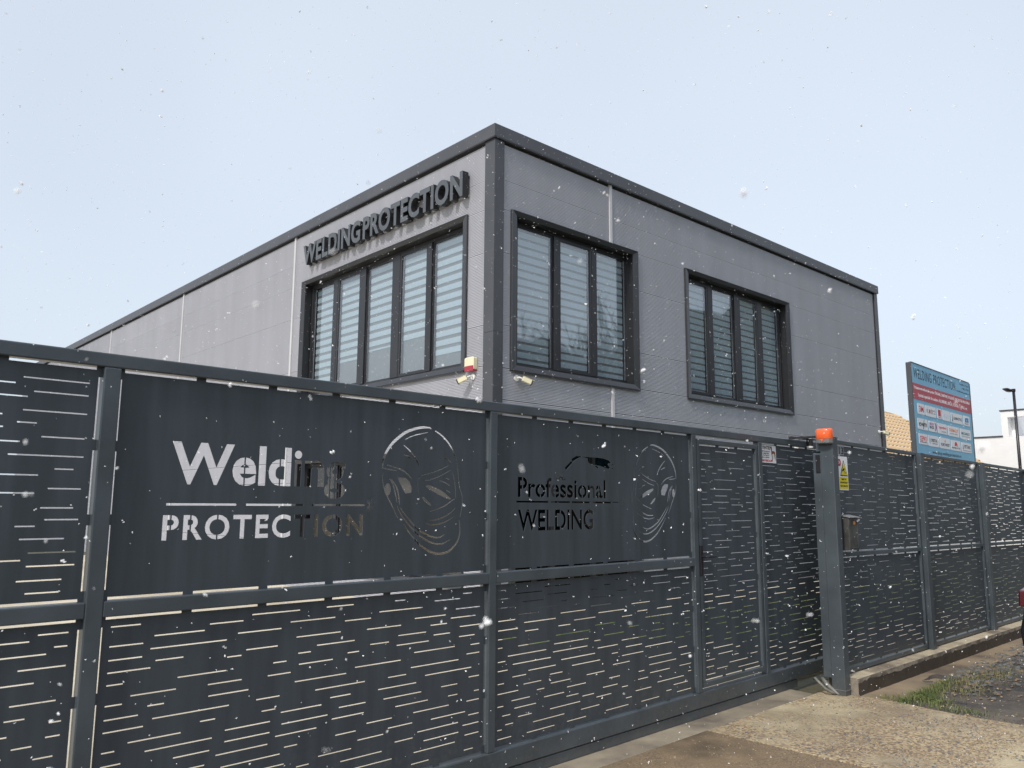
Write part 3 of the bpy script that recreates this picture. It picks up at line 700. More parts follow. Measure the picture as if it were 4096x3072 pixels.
# conduit loop at the pillar foot
cab = thing('cable_loop', gate_w(3.50, -0.30), PHI, 'grey cable conduit looping out of the ground at the gate pillar foot', 'cable')
MB().tube([(0.09, 0.14, 0.10), (0.03, 0.10, 0.12), (-0.005, 0.05, 0.10), (0.0, 0.0, 0.055), (0.03, -0.03, 0.03), (0.06, -0.06, 0.012)], 0.011, 8).build('conduit', M['cable'], cab, smooth=True)
MB().tube([(0.12, 0.08, 0.11), (0.085, 0.03, 0.085), (0.07, -0.02, 0.05), (0.075, -0.06, 0.02), (0.07, -0.09, 0.006)], [0.016, 0.019, 0.018, 0.012, 0.009], 8).build('conduit', M['cable'], cab, smooth=True)

# ------------------------------------------------------------------ fence on the plinth
plinth = thing('plinth_wall', FENCE_O, A2, 'low concrete plinth with damp dark front under the right hand fence', 'low wall')
PZ = 0.143
r = random.Random(5); top = MB(); xs = [0.006 + i * 0.035 for i in range(262)]
# rough front: dry lip above a ragged damp band
vsF = []
for i, x in enumerate(xs):
    wob = noise.noise(Vector((x * 2.2, 0, 0))) * 0.004 + noise.noise(Vector((x * 9, 0, 4))) * 0.003
    zt = PZ - 0.040 + 0.016 * noise.noise(Vector((x * 1.7, 1, 0))) + 0.014 * noise.noise(Vector((x * 6, 2, 0))) + 0.014 * noise.noise(Vector((x * 19, 2, 5)))
    zt = min(PZ - .012, max(.05, zt))
    vsF.append((x, wob, zt))
lo = MB(); up_ = MB(); tp = MB()
for i in range(len(xs) - 1):
    (xa, wa, za), (xb, wb, zb_) = vsF[i], vsF[i + 1]
    lo.add([(xa, wa - .002, -0.05), (xb, wb - .002, -0.05), (xb, wb, zb_), (xa, wa, za)], [(0, 1, 2, 3)])
    up_.add([(xa, wa, za), (xb, wb, zb_), (xb, wb + .004, PZ - .006), (xa, wa + .004, PZ - .006)], [(0, 1, 2, 3)])
    tp.add([(xa, wa + .004, PZ - .006), (xb, wb + .004, PZ - .006), (xb, wb + .014, PZ), (xa, wa + .014, PZ), (xb, 0.26, PZ), (xa, 0.26, PZ), (xb, 0.26, -.05), (xa, 0.26, -.05)], [(0, 1, 2, 3), (3, 2, 4, 5), (5, 4, 6, 7)])
lo.build('damp_face', M['plinthwet'], plinth, fix=False); up_.build('dry_lip', M['plinthdry'], plinth, fix=False)
e = MB().add([(0.006, 0.0, -.05), (0.006, 0.0, PZ - .006), (0.006, 0.014, PZ), (0.006, 0.26, PZ), (0.006, 0.26, -.05)], [(0, 1, 2, 3, 4)])
tp.build('top_face', M['plinth'], plinth, fix=False); e.build('end_face', M['plinthdry'], plinth, fix=False)

fence = thing('slotted_fence', FENCE_O, A2, 'anthracite fence of slotted sheet bays standing on the concrete plinth', 'fence')
FT = 2.2175
def droop(p):
    x, y, z = p
    return (x, y, z - 0.0125 * max(x, 0) * min(1.0, max(0.0, (z - PZ) / (FT - PZ))))
posts = [2.0025, 4.0, 6.0, 8.0]
for px in posts:
    MB(droop).box(px, px + 0.094, 0.082, 0.182, PZ + 0.001, FT - 0.014).build('post', M['tube'], fence, bev=0.006)
    MB(droop).box(px - .002, px + 0.096, 0.080, 0.184, FT - 0.0138, FT - 0.010).build('post_cap', M['tube'], fence)
FY = 0.125; ft = 0.04
bays = [(0.07, 1.995)] + [(p + 0.101, p + 1.99) for p in posts[:-1]]
for i, (a, b) in enumerate(bays):
    z0, z1 = PZ + 0.012, FT; zm0, zm1 = ZG(-.359), ZG(-.327)
    MB(droop).box(a, b, FY, FY + ft, z1 - 0.036, z1).build('top_rail', M['tube'], fence, bev=0.004)
    MB(droop).box(a, b, FY, FY + ft, z0, z0 + ft).build('bottom_rail', M['tube'], fence, bev=0.004)
    MB(droop).box(a + ft, b - ft, FY + .0006, FY + ft - .001, zm0, zm1).build('mid_rail', M['tube'], fence, bev=0.004)
    for sx in (a, b - ft):
        MB(droop).box(sx, sx + ft, FY + .0004, FY + ft - .0006, z0 + ft, z1 - 0.036).build('stile', M['tube'], fence, bev=0.004)
    plain(a + ft, b - ft, zm1, z1 - 0.036, 201 + 2 * i, fence, FY + 0.02, droop, h=0.0045)
    plain(a + ft, b - ft, z0 + ft, zm0, 202 + 2 * i, fence, FY + 0.02, droop, h=0.0045)
    for bx in (a - 0.0, b - 0.0):
        pass

# house number, camera warning sign, mailbox
def plate(name, parent_thing, x0, x1, z0, z1, y0, y1, m, bev=0.0015):
    return MB().box(x0, x1, y0, y1, z0, z1).build(name, m, parent_thing, bev=bev)
hn = thing('house_number', fence_w(0.125, FY + 0.0188), A2, 'small grey plate with the number 13 beside the gate pillar', 'number plate')
plate('plate', hn, 0, 0.155, 2.078, 2.166, -0.006, 0, M['plate'])
lettering('13', M['ink'], hn, 0.055, 0.142, 2.090, 2.154, -0.006, 'digits', 0.01)
cs = thing('warning_sign', fence_w(0.110, FY + 0.0188), A2, 'white and yellow camera surveillance sign on the fence by the gate pillar', 'sign')
SZ0, SZ1 = 1.757, 2.068
plate('board', cs, 0, 0.235, SZ0, SZ1, -0.0045, 0, M['signwhite'])
tri = MB().prism([(0.072, 1.888), (0.225, 1.888), (0.1485, 2.036)], 'y', -0.0060, -0.0044).build('triangle_border', M['ink'], cs)
MB().prism([(0.088, 1.897), (0.209, 1.897), (0.1485, 2.016)], 'y', -0.0072, -0.0059).build('triangle', M['signyellow'], cs)
ic = MB(); ic.prism([(0.122, 1.929), (0.163, 1.950), (0.156, 1.966), (0.115, 1.945)], 'y', -0.0084, -0.0071)
ic.prism([(0.112, 1.934), (0.121, 1.932), (0.114, 1.944), (0.108, 1.944)], 'y', -0.0084, -0.0071)
ic.prism([(0.163, 1.915), (0.190, 1.915), (0.190, 1.920), (0.168, 1.920), (0.160, 1.940), (0.155, 1.938)], 'y', -0.0084, -0.0071)
ic.build('camera_pictogram', M['ink'], cs)
plate('yellow_field', cs, 0.050, 0.226, 1.770, 1.878, -0.006, -0.0044, M['signyellow'], 0)
lettering('OBIECTIV', M['ink'], cs, 0.085, 0.190, 1.850, 1.866, -0.006)
lettering('SUPRAVEGHEAT', M['ink'], cs, 0.060, 0.216, 1.820, 1.836, -0.006)
lettering('VIDEO NON-STOP', M['ink'], cs, 0.060, 0.216, 1.788, 1.804, -0.006)
MB().disc((0.062, -0.0044, 2.010), (0, -1, 0), 0.034, 0.0018, 24).build('red_circle', M['signred'], cs)
lettering('24', M['signwhite'], cs, 0.042, 0.082, 1.998, 2.026, -0.0062)
mail = thing('mailbox', fence_w(0.072, 0.035), A2, 'aged grey metal mailbox with sloped lid on the fence beside the pillar', 'mailbox')
MB().prism([(0.0, 1.222), (0.0, 1.508), (0.085, 1.518), (0.085, 1.222)], 'x', 0, 0.185).build('body', M['mail'], mail, bev=0.004)
MB().prism([(-0.016, 1.508), (-0.016, 1.516), (0.086, 1.536), (0.086, 1.526)], 'x', -0.010, 0.197).build('lid', M['mailtop'], mail, bev=0.0015)
fr = MB()
fr.box(0.012, 0.173, -0.004, -0.0002, 1.238, 1.246).box(0.012, 0.020, -0.004, -0.0002, 1.2465, 1.487).box(0.165, 0.173, -0.004, -0.0002, 1.2465, 1.487).box(0.012, 0.173, -0.004, -0.0002, 1.4875, 1.496)
fr.build('door_frame', M['mail'], mail)
MB().box(0.088, 0.128, -0.0015, -0.0003, 1.448, 1.476).build('sticker', M['stickerorange'], mail)
MB().disc((0.155, -0.0002, 1.372), (0, -1, 0), 0.006, 0.004, 12).build('lock', M['steel'], mail)
MB().box(0.035, 0.150, 0.0851, 0.110, 1.25, 1.29).build('hanger', M['mail'], mail)
# dog warning sign on the gate
dog = thing('dog_warning_sign', gate_w(3.134, YS - 0.0006), PHI, 'white dog warning sign with brown dog under the gate top rail', 'sign')
plate('board', dog, 0, 0.298, 1.997, 2.157, -0.003, 0, M['signwhite'], 0.001)
lettering('ATENTIE!', M['ink'], dog, 0.012, 0.196, 2.118, 2.149, -0.003, offset=0.02)
for t, z, w in (('CURTE PAZITA', 2.094, .185), ('DE CAINE RAU', 2.076, .165), ('NU INTRATI', 2.058, .170), ('FARA A SUNA', 2.040, .172)):
    lettering(t, M['ink'], dog, 0.014, w, z, z + 0.012, -0.003, offset=0.01)
lettering('CAINE PERICULOS!', M['signred'], dog, 0.012, 0.222, 2.008, 2.028, -0.003, offset=0.02)
d1 = MB(); Y0, Y1 = -0.0042, -0.0029
d1.prism([(0.195, 2.138), (0.210, 2.152), (0.216, 2.148), (0.222, 2.130), (0.224, 2.104), (0.214, 2.092), (0.208, 2.128)], 'y', Y0, Y1)
d1.prism([(0.212, 2.092), (0.224, 2.100), (0.228, 2.060), (0.230, 2.020), (0.222, 2.018), (0.219, 2.055)], 'y', Y0 - .0004, Y1)
d1.prism([(0.258, 2.070), (0.264, 2.070), (0.262, 2.040), (0.258, 2.034)], 'y', Y0, Y1)
d1.build('dog_head', M['ink'], dog)
d2 = MB(); d2.prism([(0.2245, 2.106), (0.250, 2.110), (0.276, 2.104), (0.283, 2.078), (0.287, 2.045), (0.290, 2.024), (0.284, 2.026), (0.277, 2.060), (0.266, 2.078), (0.245, 2.086), (0.228, 2.080)], 'y', Y0, Y1)
d2.build('dog_body', M['brownink'], dog)
# ------------------------------------------------------------------ the hall
hall = thing('industrial_hall', BLD_O, TH, 'grey metal clad hall with dark roof edge and black framed windows behind the gate', 'building')
LR, LL = 13.504, 31.9                      # length of right and left faces
HT, HF, HP = ZB(5.972), ZB(5.762), ZB(5.708)
def fR(p): return (p[0], p[1], p[2])                   # (along, depth, z) -> building frame
def fL(p): return (p[1], p[0], p[2])
SEAMS = [-0.02, ZB(-0.765), ZB(0.41), ZB(1.585), ZB(2.755), ZB(3.92), ZB(5.115), HP]
def ribbed(mb, s0, s1, z0, z1, gap=0.006, per=0.0243):
    """Micro-ribbed cladding: horizontal grooves along the sheet."""
    zs = []
    za, zb = z0 + gap, z1 - gap
    n = max(1, round((zb - za - 0.02) / per)); p = (zb - za - 0.02) / n
    zs.append((za, 0.02)); zs.append((za, 0.0)); zs.append((za + 0.01, 0.0))
    for i in range(n):
        z = za + 0.01 + i * p
        zs += [(z + p * .22, 0.0), (z + p * .28, 0.009), (z + p * .62, 0.009), (z + p * .68, 0.0)]
    zs += [(zb, 0.0), (zb, 0.02)]
    vs = [(s, d, z) for z, d in zs for s in (s0, s1)]
    mb.add(vs, [(2 * i, 2 * i + 1, 2 * i + 3, 2 * i + 2) for i in range(len(zs) - 1)])
def cuts(s0, s1, z0, z1, opens):
    ss = sorted({s0, s1} | {v for o in opens for v in o[:2] if s0 < v < s1}); zz = sorted({z0, z1} | {v for o in opens for v in o[2:] if z0 < v < z1})
    out = []
    for i in range(len(ss) - 1):
        col = []
        for j in range(len(zz) - 1):
            cx, cz = (ss[i] + ss[i + 1]) / 2, (zz[j] + zz[j + 1]) / 2
            if any(o[0] < cx < o[1] and o[2] < cz < o[3] for o in opens): continue
            col.append((zz[j], zz[j + 1]))
        out.append((ss[i], ss[i + 1], col))
    return out
def inset(o, t=0.03): return (o[0] + t, o[1] - t, o[2] + t, o[3] - t)
zt, zb_ = ZB(4.657), ZB(2.05)
W1 = (.34 * U, 3.51 * U, zb_, zt); W2 = (4.98 * U, 9.03 * U, zb_, zt); WL = (.64 * U, 6.21 * U, ZB(2.08), zt)
GR = (.34 * U, 3.51 * U, 0.03, ZB(0.98)); GL = (.64 * U, 6.21 * U, 0.35, ZB(0.87))
def clad(fm, bays, opens):
    for a, b in bays:
        for i in range(len(SEAMS) - 1):
            mb = MB(fm); top_edge = SEAMS[i + 1]
            for s0, s1, col in cuts(a, b, SEAMS[i], SEAMS[i + 1], [inset(o) for o in opens]):
                if not col and mb.f: mb.build('wall_panel', M['panel'], hall, fix=True); mb = MB(fm)
                for z0, z1 in col: ribbed(mb, s0, s1, z0, z1, 0.006 if (z0 == SEAMS[i] or z1 == SEAMS[i + 1]) else 0.0)
            if mb.f: mb.build('wall_panel', M['panel'], hall, fix=True)
clad(fR, [(0.155, 2.665 * 1.0), (2.735, LR - 0.165)], [W1, W2, GR])
clad(fL, [(0.155, 6.415), (6.495, 12.80), (12.88, 19.19), (19.27, 25.58), (25.66, LL)], [WL, GL])
def backing(fm, L, opens, name):
    mb = MB(fm)
    for s0, s1, col in cuts(0.05, L - .02, 0.0, HF, [inset(o, .035) for o in opens]):
        for z0, z1 in col: mb.box(s0, s1, 0.021, 0.10, z0, z1)
    mb.build(name, M['core'], hall)
backing(fR, LR, [W1, W2, GR], 'wall_core'); backing(fL, LL, [WL, GL], 'wall_core')
MB().box(LR - .10, LR - 0.001, 0.101, LL, 0.0, HF).build('end_wall', M['panel'], hall)
MB().box(0.101, LR - .10, LL - .1, LL, 0.0, HF).build('back_wall', M['panel'], hall)
MB().box(0.02, LR - .02, 0.02, LL - 0.02, HF + 0.06, HF + 0.12).build('roof', M['core'], hall)
# joint strips
def strip(fm, s, z0, z1): MB(fm).box(s, s + .068, -0.022, 0.019, z0, z1).build('joint_strip', M['strip'], hall, bev=0.004)
strip(fR, 2.666, W1[3] + .002, HP + .045); strip(fR, 2.666, GR[3] + .002, W1[2] - .002)
for s in (6.416, 12.801, 19.191, 25.581): strip(fL, s, 0.0, HP + .045)
# corner and end trims
MB().prism([(-.028, -.028), (.170, -.028), (.170, .0195), (.0195, .0195), (.0195, .203), (-.028, .203)], 'z', 0.0, ZB(2.62) - .003).build('corner_trim', M['trim'], hall, bev=0.003)
MB().prism([(-.028, -.028), (.170, -.028), (.170, .0195), (.0195, .0195), (.0195, .203), (-.028, .203)], 'z', ZB(2.62), HF - .002).build('corner_trim', M['trim'], hall, bev=0.003)
MB().box(LR - .165, LR + .012, -.028, .0195, 0.0, HF - .002).build('end_trim', M['trim'], hall, bev=0.003)
MB().box(LR - .215, LR - .166, -.006, .0195, 0.0, HP).build('end_trim_lip', M['frame'], hall)
# fascia, mitred at the corner
p_ = .062
def seglist(L, n): return [L * i / n for i in range(n + 1)]
def fascia(fm, L, n, mitre_end):
    e = seglist(L, n)
    for i in range(n):
        a0, b0 = e[i], e[i + 1] - .004
        pl = [(a0 if i else -p_, -p_), (b0 if i < n - 1 else L + .03, -p_), (b0 if i < n - 1 else L + .03, .12), (a0 if i else .12, .12)]
        mb = MB(fm); mb.prism(pl, 'z', HF, HT); mb.build('fascia', M['fascia'], hall, bev=0.004)
        mb = MB(fm); mb.box((a0 if i else -p_ + .004), b0, -p_ + .002, -p_ + .008, HF - .018, HF - .0005); mb.build('drip_edge', M['frame'], hall)
fascia(fR, LR, 3, True); fascia(fL, LL, 7, True)

def window(fm, o, panes, d=0.146, fw=0.055, sash=(), blinds=None, name='window', gm='glass', interior=0.9, trim=True, sill=None, fm_='frame', back='roomdark'):
    """Recessed window: mitred flashing, frame, mullions, sashes, panes, banded blinds."""
    w = bpy.data.objects.new(name, None); COL.objects.link(w); w.parent = hall
    a, b, z0, z1 = o
    if trim:
        for prof, part, pm in (([(0.0, 0.019), (0.0, -0.030), (0.012, -0.042), (0.078, -0.026), (0.128, -0.012), (0.1282, 0.001)], 'flashing', M['wtrim']), ([(0.128, -0.0118), (0.130, d - 0.002)], 'reveal', M['reveal'])):
          mb = MB(fm); vs = []
          for t, dd in prof: vs += [(a + t, dd, z0 + t * .75), (b - t, dd, z0 + t * .75), (b - t, dd, z1 - t * .6), (a + t, dd, z1 - t * .6)]
          fs = [(4 * i + k, 4 * i + (k + 1) % 4, 4 * i + 4 + (k + 1) % 4, 4 * i + 4 + k) for i in range(len(prof) - 1) for k in range(4)]
          mb.add(vs, fs).build(part, pm, w, fix=True)
        ia, ib, iz0, iz1 = a + .130, b - .130, z0 + .0975, z1 - .078
    else: ia, ib, iz0, iz1 = a + .04, b - .04, z0 + .04, z1 - .04
    pz0, pz1 = iz0 + fw + .03, iz1 - fw - .02
    f = MB(fm); D0, D1 = d, d + .07
    f.box(ia + .001, ib - .001, D0, D1, iz0 + .001, pz0 - .03).box(ia + .001, ib - .001, D0, D1, pz1 + .02, iz1 - .001)
    f.box(ia + .001, panes[0][0] - .03, D0, D1, pz0 - .03, pz1 + .02).box(panes[-1][1] + .03, ib - .001, D0, D1, pz0 - .03, pz1 + .02)
    f.build('window_frame', M[fm_], w, bev=0.004)
    for k in range(len(panes) - 1):
        MB(fm).box(panes[k][1] + .03, panes[k + 1][0] - .03, D0 - .012, D1, pz0 - .0295, pz1 + .0195).build('mullion', M[fm_], w, bev=0.005)
    for k, (p0, p1) in enumerate(panes):
        in_s = k in sash; t = .055 if in_s else 0.0; dd = D0 - .006 if in_s else D0 + .018
        s = MB(fm); e = .030; g = (t if in_s else .014)
        q0, q1, r0, r1 = p0 - e + .001, p1 + e - .001, pz0 - .029, pz1 + .019
        gi = e + .022 if in_s else e
        s.box(q0, q1, dd, dd + .045, r0, r0 + gi).box(q0, q1, dd, dd + .045, r1 - gi, r1).box(q0, q0 + gi, dd, dd + .045, r0 + gi, r1 - gi).box(q1 - gi, q1, dd, dd + .045, r0 + gi, r1 - gi)
        s.build('sash' if in_s else 'glazing_bead', M[fm_], w, bev=0.003)
        MB(fm).box(q0 + gi + .0005, q1 - gi - .0005, dd + .018, dd + .024, r0 + gi + .0005, r1 - gi - .0005).build('pane', M[gm], w)
        # pale spacer of the double glazing, seen at the side
        sp = MB(fm); sp.box(q0 + gi + .001, q0 + gi + .007, dd + .0255, dd + .038, r0 + gi, r1 - gi).box(q1 - gi - .007, q1 - gi - .001, dd + .0255, dd + .038, r0 + gi, r1 - gi)
        sp.build('glazing_spacer', M['strip'] if blinds else M[fm_], w)
        if blinds:
            pitch, frac, ends, ph = blinds
            zb0 = max(r0 + gi + .004, ends[k]); zt0 = r1 - gi - .004
            MB(fm).box(q0 + gi + .008, q1 - gi - .008, dd + .075, dd + .078, (r0 + gi + .004) if ends[k] > r0 + gi + .05 else zb0, zt0).build('blind_sheer', M['sheer'], w)
            z = zt0 - ph[k] * pitch; top = zt0
            zz = zt0 + 0.0
            n = 0
            zc = zt0 - ph[k] * pitch
            me = None
            while zc > zb0 + .01:
                hi = min(zc, zt0); lo_ = max(zc - pitch * frac, zb0)
                if me is None or hi - lo_ < pitch * frac * .98:
                    ob = MB(fm).box(q0 + gi + .010, q1 - gi - .010, dd + .066, dd + .069, 0, hi - lo_).build('blind_band', M['blind'], w); base = ob
                    if hi - lo_ >= pitch * frac * .98: me = ob.data
                else: ob = link('blind_band', me, w)
                ob.location = (0, 0, lo_)
                zc -= pitch
    MB(fm).box(ia, ib, interior, interior + .02, iz0, iz1).build('room_backing', M[back], w)
    if sill:
        MB(fm).box(a + .02, b - .02, -.05, -.0305, z0 - .02, z0 + .002).build('sill_drip', M[fm_], w)
    return w
cv = lambda seq: [(p * U, q * U) for p, q in seq]
P1 = cv([(.655, 1.435), (1.605, 2.385), (2.575, 3.36)])
P2 = cv([(5.30, 5.955), (6.185, 6.95), (7.185, 7.875), (8.115, 8.82)])
PLs = cv([(.93, 1.78), (1.95, 2.745), (3.05, 3.90), (4.14, 4.95), (5.185, 5.98)])
zlo = ZB(2.2)
window(fR, W1, P1, sash=(1,), blinds=(.131, .70, [zlo] * 3, [.25, .45, .10]), sill=True)
window(fR, W2, P2, sash=(0, 2), blinds=(.131, .74, [zlo] * 4, [.2, .5, .0, .35]), sill=True)
window(fL, WL, PLs, sash=(1, 3), blinds=(.152, .62, [ZB(2.47), ZB(2.87), ZB(2.86), ZB(2.77), zlo], [.1, .4, .2, .5, .3]), sill=True)
window(fR, GR, cv([(.52, 1.36), (1.50, 2.35), (2.49, 3.33)]), name='glass_door', gm='darkglass', interior=0.8, fm_='black')
window(fL, GL, cv([(.85, 2.1), (2.3, 3.5), (3.7, 4.7), (4.9, 6.0)]), name='window', gm='tint2', interior=0.40, back='brownroom')

# sign letters on the left face, each its own part
sign = thing('building_sign', bld_w(0, 0, 0), TH, 'raised dark grey WELDING PROTECTION letters above the wide left window of the hall', 'sign')
vs, fs, loops = [], [], []
x_l, x_r, z0, z1 = 5.81, 0.60, 6.415, 6.842
for word, wl, wr in (('WELDING', 5.81, 3.62), ('PROTECTION', 3.53, 0.60)):
    v_, f_, l_ = text_mesh(word, 0.034, 1.06); sb = bbox(v_); k0 = len(vs)
    vs += fit(v_, sb, (wl, z0, wr, z1)); fs += [tuple(i + k0 for i in q) for q in f_]; loops += [fit(lp, sb, (wl, z0, wr, z1)) for lp in l_]
parent_ = list(range(len(vs)))
def fnd(i):
    while parent_[i] != i: parent_[i] = parent_[parent_[i]]; i = parent_[i]
    return i
for q in fs:
    for i in q[1:]: parent_[fnd(i)] = fnd(q[0])
groups = {}
for q in fs: groups.setdefault(fnd(q[0]), []).append(q)
order = sorted(groups, key=lambda g: -max(vs[i][0] for q in groups[g] for i in q))
vidx = {tuple(np.round(v, 6)): i for i, v in enumerate(vs)}
DF, DB = -0.155, -0.035
for gk in order:
    ids = sorted({i for q in groups[gk] for i in q}); mp = {i: k for k, i in enumerate(ids)}; n = len(ids)
    P = [vs[i] for i in ids]
    mb = MB(fL)
    mb.add([(a * U if False else a, DF, z) for a, z in P] + [(a, DB, z) for a, z in P], [tuple(mp[i] for i in q) for q in groups[gk]] + [tuple(mp[i] + n for i in reversed(q)) for q in groups[gk]])
    mb.mi = [0] * len(mb.f)
    for lp in loops:
        i0 = vidx.get(tuple(np.round(lp[0], 6)))
        if i0 in mp:
            k = [mp[vidx[tuple(np.round(p, 6))]] for p in lp]
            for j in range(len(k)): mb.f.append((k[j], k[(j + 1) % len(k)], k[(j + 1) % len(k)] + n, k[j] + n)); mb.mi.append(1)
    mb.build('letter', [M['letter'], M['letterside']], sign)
st = MB(fL)
for k in range(14):
    s = x_r + (x_l - x_r) * (k + .5) / 14
    st.box(s, s + .02, DB + .001, -.0005, z0 + .06, z0 + .08)
MB(fL).box(x_r, x_l, -.030, -.012, z0 + .02, z0 + .055).build('mounting_rail', M['steel'], sign)
MB(fL).box(x_r, x_l, -.030, -.012, z1 - .09, z1 - .055).build('mounting_rail', M['frame'], sign)

# alarm siren, cameras, floodlight
siren = thing('alarm_siren', bld_w(0, 0, 0), TH, 'white alarm siren box with red lower lens near the hall corner', 'alarm')
def rrect(s0, s1, z0, z1, r):
    out = []
    for cx, cz, a0 in ((s1 - r, z1 - r, 0), (s0 + r, z1 - r, 90), (s0 + r, z0 + r, 180), (s1 - r, z0 + r, 270)):
        for k in range(5): t = rad(a0 + k * 22.5); out.append((cx + r * math.cos(t), cz + r * math.sin(t)))
    return out
MB(fL).prism(rrect(.37 * U, .60 * U, ZB(2.058), ZB(2.27), .03), 'y', -.075, -.001).build('housing', M['cream'], siren, bev=0.006)
MB(fL).prism(rrect(.375 * U, .594 * U, ZB(2.050), ZB(2.135), .02), 'y', -.079, -.004).build('lens', M['red'], siren, bev=0.004)
def camera(base, aim, label, name='security_camera', dome=False):
    """Bullet camera on a round mount; base on the wall, aim a direction."""
    t = thing(name, base, 0, label, 'camera', 'security cameras on the grey hall')
    return t
def bullet(bpos, nrm, aim, label):
    t = thing('security_camera', bpos, 0, label, 'camera', 'security cameras on the grey hall')
    n = Vector(nrm).normalized(); a = Vector(aim).normalized()
    MB().disc((0, 0, 0), n, 0.046, 0.022, 20).build('mount', M['white'], t)
    j = n * 0.075 + Vector((0, 0, .005))
    MB().tube([n * .02, n * .05, j, j + a * .06], 0.013, 8).build('arm', M['white'], t, smooth=True)
    c0 = j + a * .05; sd = a.cross(Vector((0, 0, 1))).normalized(); up = sd.cross(a).normalized()
    def bx(mb, l0, l1, w, h0, h1):
        vs = [c0 + a * l + sd * x + up * z for l in (l0, l1) for x, z in ((-w, h0), (w, h0), (w, h1), (-w, h1))]
        mb.add(vs, [(0, 1, 2, 3), (7, 6, 5, 4), (0, 4, 5, 1), (1, 5, 6, 2), (2, 6, 7, 3), (3, 7, 4, 0)]); return mb
    bx(MB(), 0, .15, .036, -.036, .036).build('housing', M['cream'], t, bev=0.008)
    bx(MB(), .1502, .166, .038, -.038, .040).build('front', M['blackmetal'], t, bev=0.004)
    bx(MB(), -.005, .185, .039, .0365, .0415).build('sunshield', M['cream'], t, bev=0.002)
    return t
dRv = Vector((math.cos(TH), math.sin(TH), 0)); dLv = Vector((-math.sin(TH), math.cos(TH), 0))
bullet(bld_w(-.001, .455 * U, ZB(1.965)), -dRv, dLv * .75 - dRv * .55 + Vector((0, 0, -.42)), 'cream bullet camera on the left face of the hall under the alarm siren')
bullet(bld_w(.475 * U, -.001, ZB(1.945)), -dLv, dRv * .75 - dLv * .45 + Vector((0, 0, -.36)), 'cream bullet camera below the first window right of the hall corner')
bullet(bld_w(LR - .34, -.008, ZB(1.955)), -dLv, dRv * .8 - dLv * .35 + Vector((0, 0, -.25)), 'white camera at the far right end of the hall above the fence')
fl = thing('floodlight', bld_w(LR + .012, .08, 0), TH, 'dark floodlight box on the far right edge of the hall', 'floodlight')
MB().box(0.0, .035, .06, .12, ZB(4.85), ZB(4.95)).build('bracket', M['blackmetal'], fl)
MB().prism([(.03, ZB(4.73)), (.115, ZB(4.73)), (.115, ZB(5.09)), (.03, ZB(5.10))], 'y', 0, .20).build('housing', M['greyplastic'], fl, bev=0.006)

# ------------------------------------------------------------------ billboard
bb = thing('billboard', (6.46532, 12.78095, 0), rad(45.3), 'blue billboard with red band and white sponsor plates above the fence', 'billboard')
MB().box(0.0, 3.10, 0.0, 0.03, 2.44, 3.928).build('panel', M['bblue'], bb)
MB().box(-0.038, -0.004, -0.004, 0.075, 0, 3.932).build('post', M['trim'], bb, bev=0.008)
MB().box(3.104, 3.165, -0.004, 0.10, 0, 3.928).build('post', M['trim'], bb, bev=0.006)
MB().box(-0.003, 3.103, -0.006, 0.034, 3.9285, 3.942).build('edge_trim', M['trim'], bb)
MB().box(0.0, 3.10, -0.0022, -0.0002, 3.338, 3.602).build('red_band', M['bred'], bb)
L_ = lambda t, m, x0, x1, z0, z1, y=-0.0002, **k: lettering(t, M[m], bb, x0, x1, z0, z1, y, **k)
L_('WELDING PROTECTION', 'bink', 0.085, 2.24, 3.69, 3.855, offset=0.004, spacing=1.15)
L_('+40-723', 'bink', 2.50, 3.05, 3.835, 3.87); L_('+40-770', 'bink', 2.62, 3.05, 3.765, 3.80); L_('contact@welding-protection.ro', 'bink', 2.30, 3.07, 3.690, 3.725)
L_('Echipamente industriale pentru: SUDARE, DEBITARE, POLIZARE, PROTECTIE PERSONALA', 'bwhite', 0.058, 3.045, 3.495, 3.560, -0.0022, offset=0.01)
L_('Lucrari speciale de sudare: ALUMINIU, INOX, FONTA, CUPRU, etc', 'bwhite', 0.235, 2.868, 3.375, 3.452, -0.0022, offset=0.01)
L_('www.shop.welding-protection.ro', 'bink', 0.745, 2.295, 2.468, 2.540, offset=0.012, spacing=1.08)
def sponsor(x0, x1, z0, z1, items):
    p = MB().prism(rrect(x0, x1, z0, z1, .018), 'y', -.004, -.0003).build('sponsor_plate', M['bwhite'], bb)
    w, h = x1 - x0, z1 - z0
    for it in items:
        if it[0] == 't':
            _, t, m, a, b, c, d = it; lettering(t, M[m], p, x0 + a * w, x0 + b * w, z0 + c * h, z0 + d * h, -.004, offset=0.012)
        elif it[0] == 'p':
            _, m, pts = it; MB().prism([(x0 + a * w, z0 + b * h) for a, b in pts], 'y', -.0056, -.0038).build('emblem', M[m], p)
        elif it[0] == 'd':
            _, m, a, b, rr = it; MB().disc((x0 + a * w, -.0038, z0 + b * h), (0, -1, 0), rr * h, .0022, 20).build('emblem', M[m], p)
sponsor(.154, .495, 3.104, 3.280, [('t', '3M', 'blogored', .2, .82, .22, .78)])
sponsor(.543, 1.054, 3.101, 3.279, [('t', 'WO', 'bgrey', .06, .26, .3, .7), ('d', 'blogored', .38, .5, .2), ('t', 'SERVICE', 'bgrey', .5, .94, .3, .7)])
sponsor(1.114, 1.345, 3.103, 3.277, [('p', 'blogored', [(.22, .28), (.80, .28), (.80, .9), (.22, .9)]), ('t', 'LIND', 'blogored', .25, .78, .1, .22)])
sponsor(1.395, 1.807, 3.098, 3.275, [('t', 'Wurth', 'blogopale', .1, .9, .3, .72)])
sponsor(1.859, 2.515, 3.096, 3.271, [('p', 'bgrey', [(.06, .12), (.16, .12), (.12, .85), (.10, .85)]), ('t', 'LEMAITRE', 'bink', .22, .95, .34, .62)])
